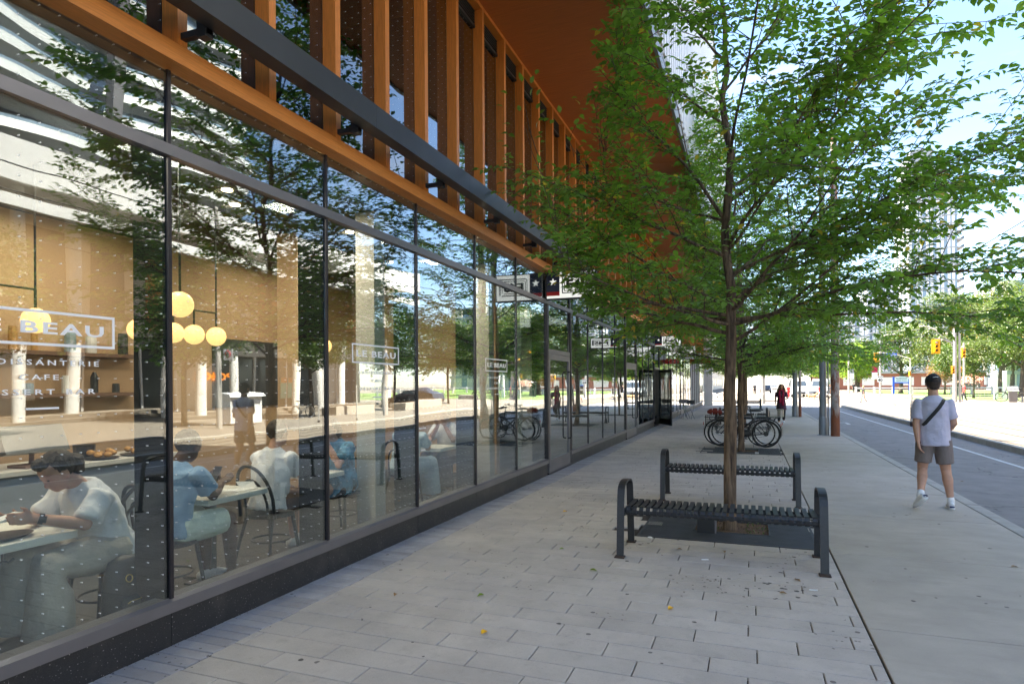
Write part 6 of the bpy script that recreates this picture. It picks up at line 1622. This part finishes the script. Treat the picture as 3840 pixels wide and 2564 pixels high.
# ---- people seated in the cafe (facing +Y locally)
def seated(x, y, rz, label, top, bottom, skin, hair, lean=.25, shorts=0, hairdo='short', arms='table', sleeve=.75, head_down=.5, bun=False, grp=None, vox=.011, dress=False):
    P_ = E('person', (x, y, .02), label, 'person', grp, rz=rz)
    sn = math.sin(lean); cs = math.cos(lean)
    def t(a, f, h_):   # torso frame from hip (0,0,.50)
        return V((a, f * cs + h_ * sn, .52 + h_ * cs - f * sn))
    sk = MB()
    hc = t(0, .04, .64) + V((0, .05 * head_down, -.03 * head_down))
    T, Rm = head(sk, hc, (0, 1, -head_down), (0, head_down, 1), .98)
    sk.tube([t(0, 0, .46), t(0, .01, .52), hc + V((0, -.02, -.03))], [.065, .054, .052], 12)
    sk.tube([t(0, 0, a) for a in (0, .15, .3, .44)], [.15, .14, .155, .13], 16, side=(1, 0, 0), ell=[.11, .10, .105, .08])
    J = {}
    for sx in (-1, 1):
        s_ = t(sx * .175, 0, .43)
        if arms == 'table': el = V((sx * .21, s_.y + .13, .76)); wr_ = V((sx * .09, s_.y + .34, .83))
        elif arms == 'chin': el = V((sx * .19, s_.y + .20, .78)); wr_ = V((sx * .06, s_.y + .20, .98))
        else: el = V((sx * .23, s_.y + .02, .72)); wr_ = V((sx * .17, s_.y + .22, .62))
        sk.tube([s_, s_.lerp(el, .5), el, el.lerp(wr_, .35), wr_], [.050, .045, .038, .039, .026], 12); sk.ball(el, .038, 10, 8)
        if arms == 'table': hand(sk, wr_, (-sx * .35, 1, .12), (0, -.2, 1) if sx > 0 else (0, .1, 1), (-sx * .2, .2, 1) if sx < 0 else (-.9, .3, .3), .95, .45)
        else: hand(sk, wr_, (0, .3, 1) if arms == 'chin' else (0, 1, 0), (0, 1, 0) if arms == 'chin' else (0, 0, -1), (-sx, 0, .2), .95, .6)
        hp = V((sx * .095, 0, .53)); kn = V((sx * .13, .45, .54)); an = V((sx * .13, .47, .11))
        sk.tube([hp, hp.lerp(kn, .5), kn, kn.lerp(an, .12), kn.lerp(an, .35), an], [.088, .08, .060, .056, .058, .036], 12); sk.ball(kn, .06, 10, 8)
        sk.tube([an + V((0, -.05, -.05)), an + V((0, .07, -.06)), an + V((0, .17, -.07))], [.035, .04, .026], 10)
        J[sx] = (s_, el, wr_, hp, kn, an)
    remesh('body', sk, skin, .0075, P_, 2, world=False)
    c = MB()
    c.tube([t(0, -.01, a) for a in (-.03, .08, .2, .32, .42, .475, .50)], [.185, .175, .17, .185, .17, .11, .07], 22, side=(1, 0, 0), ell=[.145, .135, .13, .135, .115, .085, .062])
    for sx in (-1, 1):
        s_, el, wr_ = J[sx][:3]; c.tube([s_ - (el - s_) * .1, s_, s_.lerp(el, sleeve)], [.045, .064, .068], 14)
        if dress: c.tube([V((sx * .09, .0, .54)), V((sx * .12, .38, .56))], [.12, .10], 14)
    remesh('top', c, top, vox * .7, P_, 5, wr=.015, wrs=9, seed=x * 3 + y, world=False)
    c = MB(); c.tube([t(0, 0, -.02) + V((0, -.02, -.03)), t(0, 0, .06)], [.18, .165], 18, side=(1, 0, 0), ell=[.14, .125])
    for sx in (-1, 1):
        _, _, _, hp, kn, an = J[sx]
        if shorts: c.tube([hp, hp.lerp(kn, shorts)], [.112, .10], 14)
        else: c.tube([hp, hp.lerp(kn, .5), kn + V((0, .01, 0)), kn.lerp(an, .4), kn.lerp(an, .93) + V((0, 0, 0))], [.115, .112, .10, .115, .125], 16); c.ball(kn, .095, 12, 8)
    remesh('bottoms', c, bottom, vox * .8, P_, 5, wr=.011 if not shorts else .006, wrs=6, seed=y, world=False)
    for sx in (-1, 1):
        an = J[sx][5]; O('shoe', MB().tube([an + V((0, -.07, -.05)), an + V((0, .03, -.04)), an + V((0, .12, -.055)), an + V((0, .2, -.07))], [.036, .045, .046, .024], 12, side=(1, 0, 0), ell=[.04, .05, .035, .02]), M['shoe_white'] if shorts else M['bike_black'], P_, smooth=True, world=False)
    hr = MB(); hr.ball(T(0, -.038, .034), (.083, .088, .090), 18, 12, Rm)
    if hairdo == 'long': hr.tube([T(0, -.06, .03), T(0, -.085, -.05), T(0, -.085, -.15)], [.08, .09, .05], 12, side=(1, 0, 0), ell=[.05, .055, .03])
    if bun: hr.ball(T(0, .04, .10), (.045, .045, .035), 12, 8); hr.tube([T(.0, -.085, .03), T(0, -.12, -.03), T(.0, -.11, -.10)], [.045, .06, .025], 10)
    remesh('hair', hr, hair, .007, P_, 2, wr=.007, wrs=38, world=False)
    for sx in (-1, 1): O('eye', MB().ball(T(sx * .030, .078, .006), (.010, .005, .004), 8, 5, Rm), M['eye_dark'], P_, world=False)
    return P_, J
p_, J = seated(-3.95, 2.93, R(180), 'woman in white T-shirt and beige trousers bent over a phone in the cafe', M['tee_white'], M['trouser_beige'], M['skin_light'], M['hair_dark'], lean=.42, head_down=.75, bun=True, sleeve=.85)
wa = J[-1][2].lerp(J[-1][1], .12)
o = O('watch', MB().tube([wa - (J[-1][2] - J[-1][1]).normalized() * .012, wa + (J[-1][2] - J[-1][1]).normalized() * .012], [.033, .032], 16), M['bike_black'], p_, world=False)
O('watch_face', MB().ball(wa + V((-.028, -.01, -.004)), (.010, .021, .021), 14, 8), M['bike_black'], o, world=False)
ph = E('phone', (-3.92, 2.30, .87), 'white phone held in the hands of the woman in white', 'phone'); ph.rotation_euler = (R(12), 0, R(3))
O('phone_case', MB().cbox(-.04, .04, -.075, .075, -.006, .006, .002), M['paper'], ph, world=False)
seated(-4.0, 3.42, 0, 'man in a light blue shirt and mint shorts holding a black phone', M['shirt_blue'], M['shorts_mint'], M['skin_dark'], M['hair_dark'], lean=.20, shorts=.86, head_down=.5)
ph = E('phone', (-4.0, 3.86, .90), 'black phone held by the man in the blue shirt', 'phone'); ph.rotation_euler = (R(60), 0, 0)
O('phone_case', MB().cbox(-.036, .036, -.07, .07, -.005, .005, .002), M['bike_black'], ph, world=False)
seated(-4.05, 4.52, 0, 'person in a wrinkled white shirt seen from behind in the second pane', M['tee_white'], M['brown_cloth'], M['skin_light'], M['hair_dark'], lean=.12, head_down=.2, shorts=.9)
seated(-4.1, 5.64, R(180), 'woman in a blue patterned dress resting on her hand behind the second mullion', M['dress_blue'], M['leggings'], M['skin_light'], M['hair_brown'], lean=.22, arms='chin', head_down=.3, shorts=.8, hairdo='long', dress=True)
seated(-4.15, 7.05, 0, 'person in a pale blue top in the fourth pane', M['shirt_pale'], M['shirt_pale'], M['skin_light'], M['hair_dark'], lean=.28, head_down=.4)
seated(-4.25, 8.55, R(180), 'person in cream at the deepest cafe table, seen faintly', M['tee_white'], M['brown_cloth'], M['skin_tan'], M['hair_dark'], lean=.15, arms='chin')
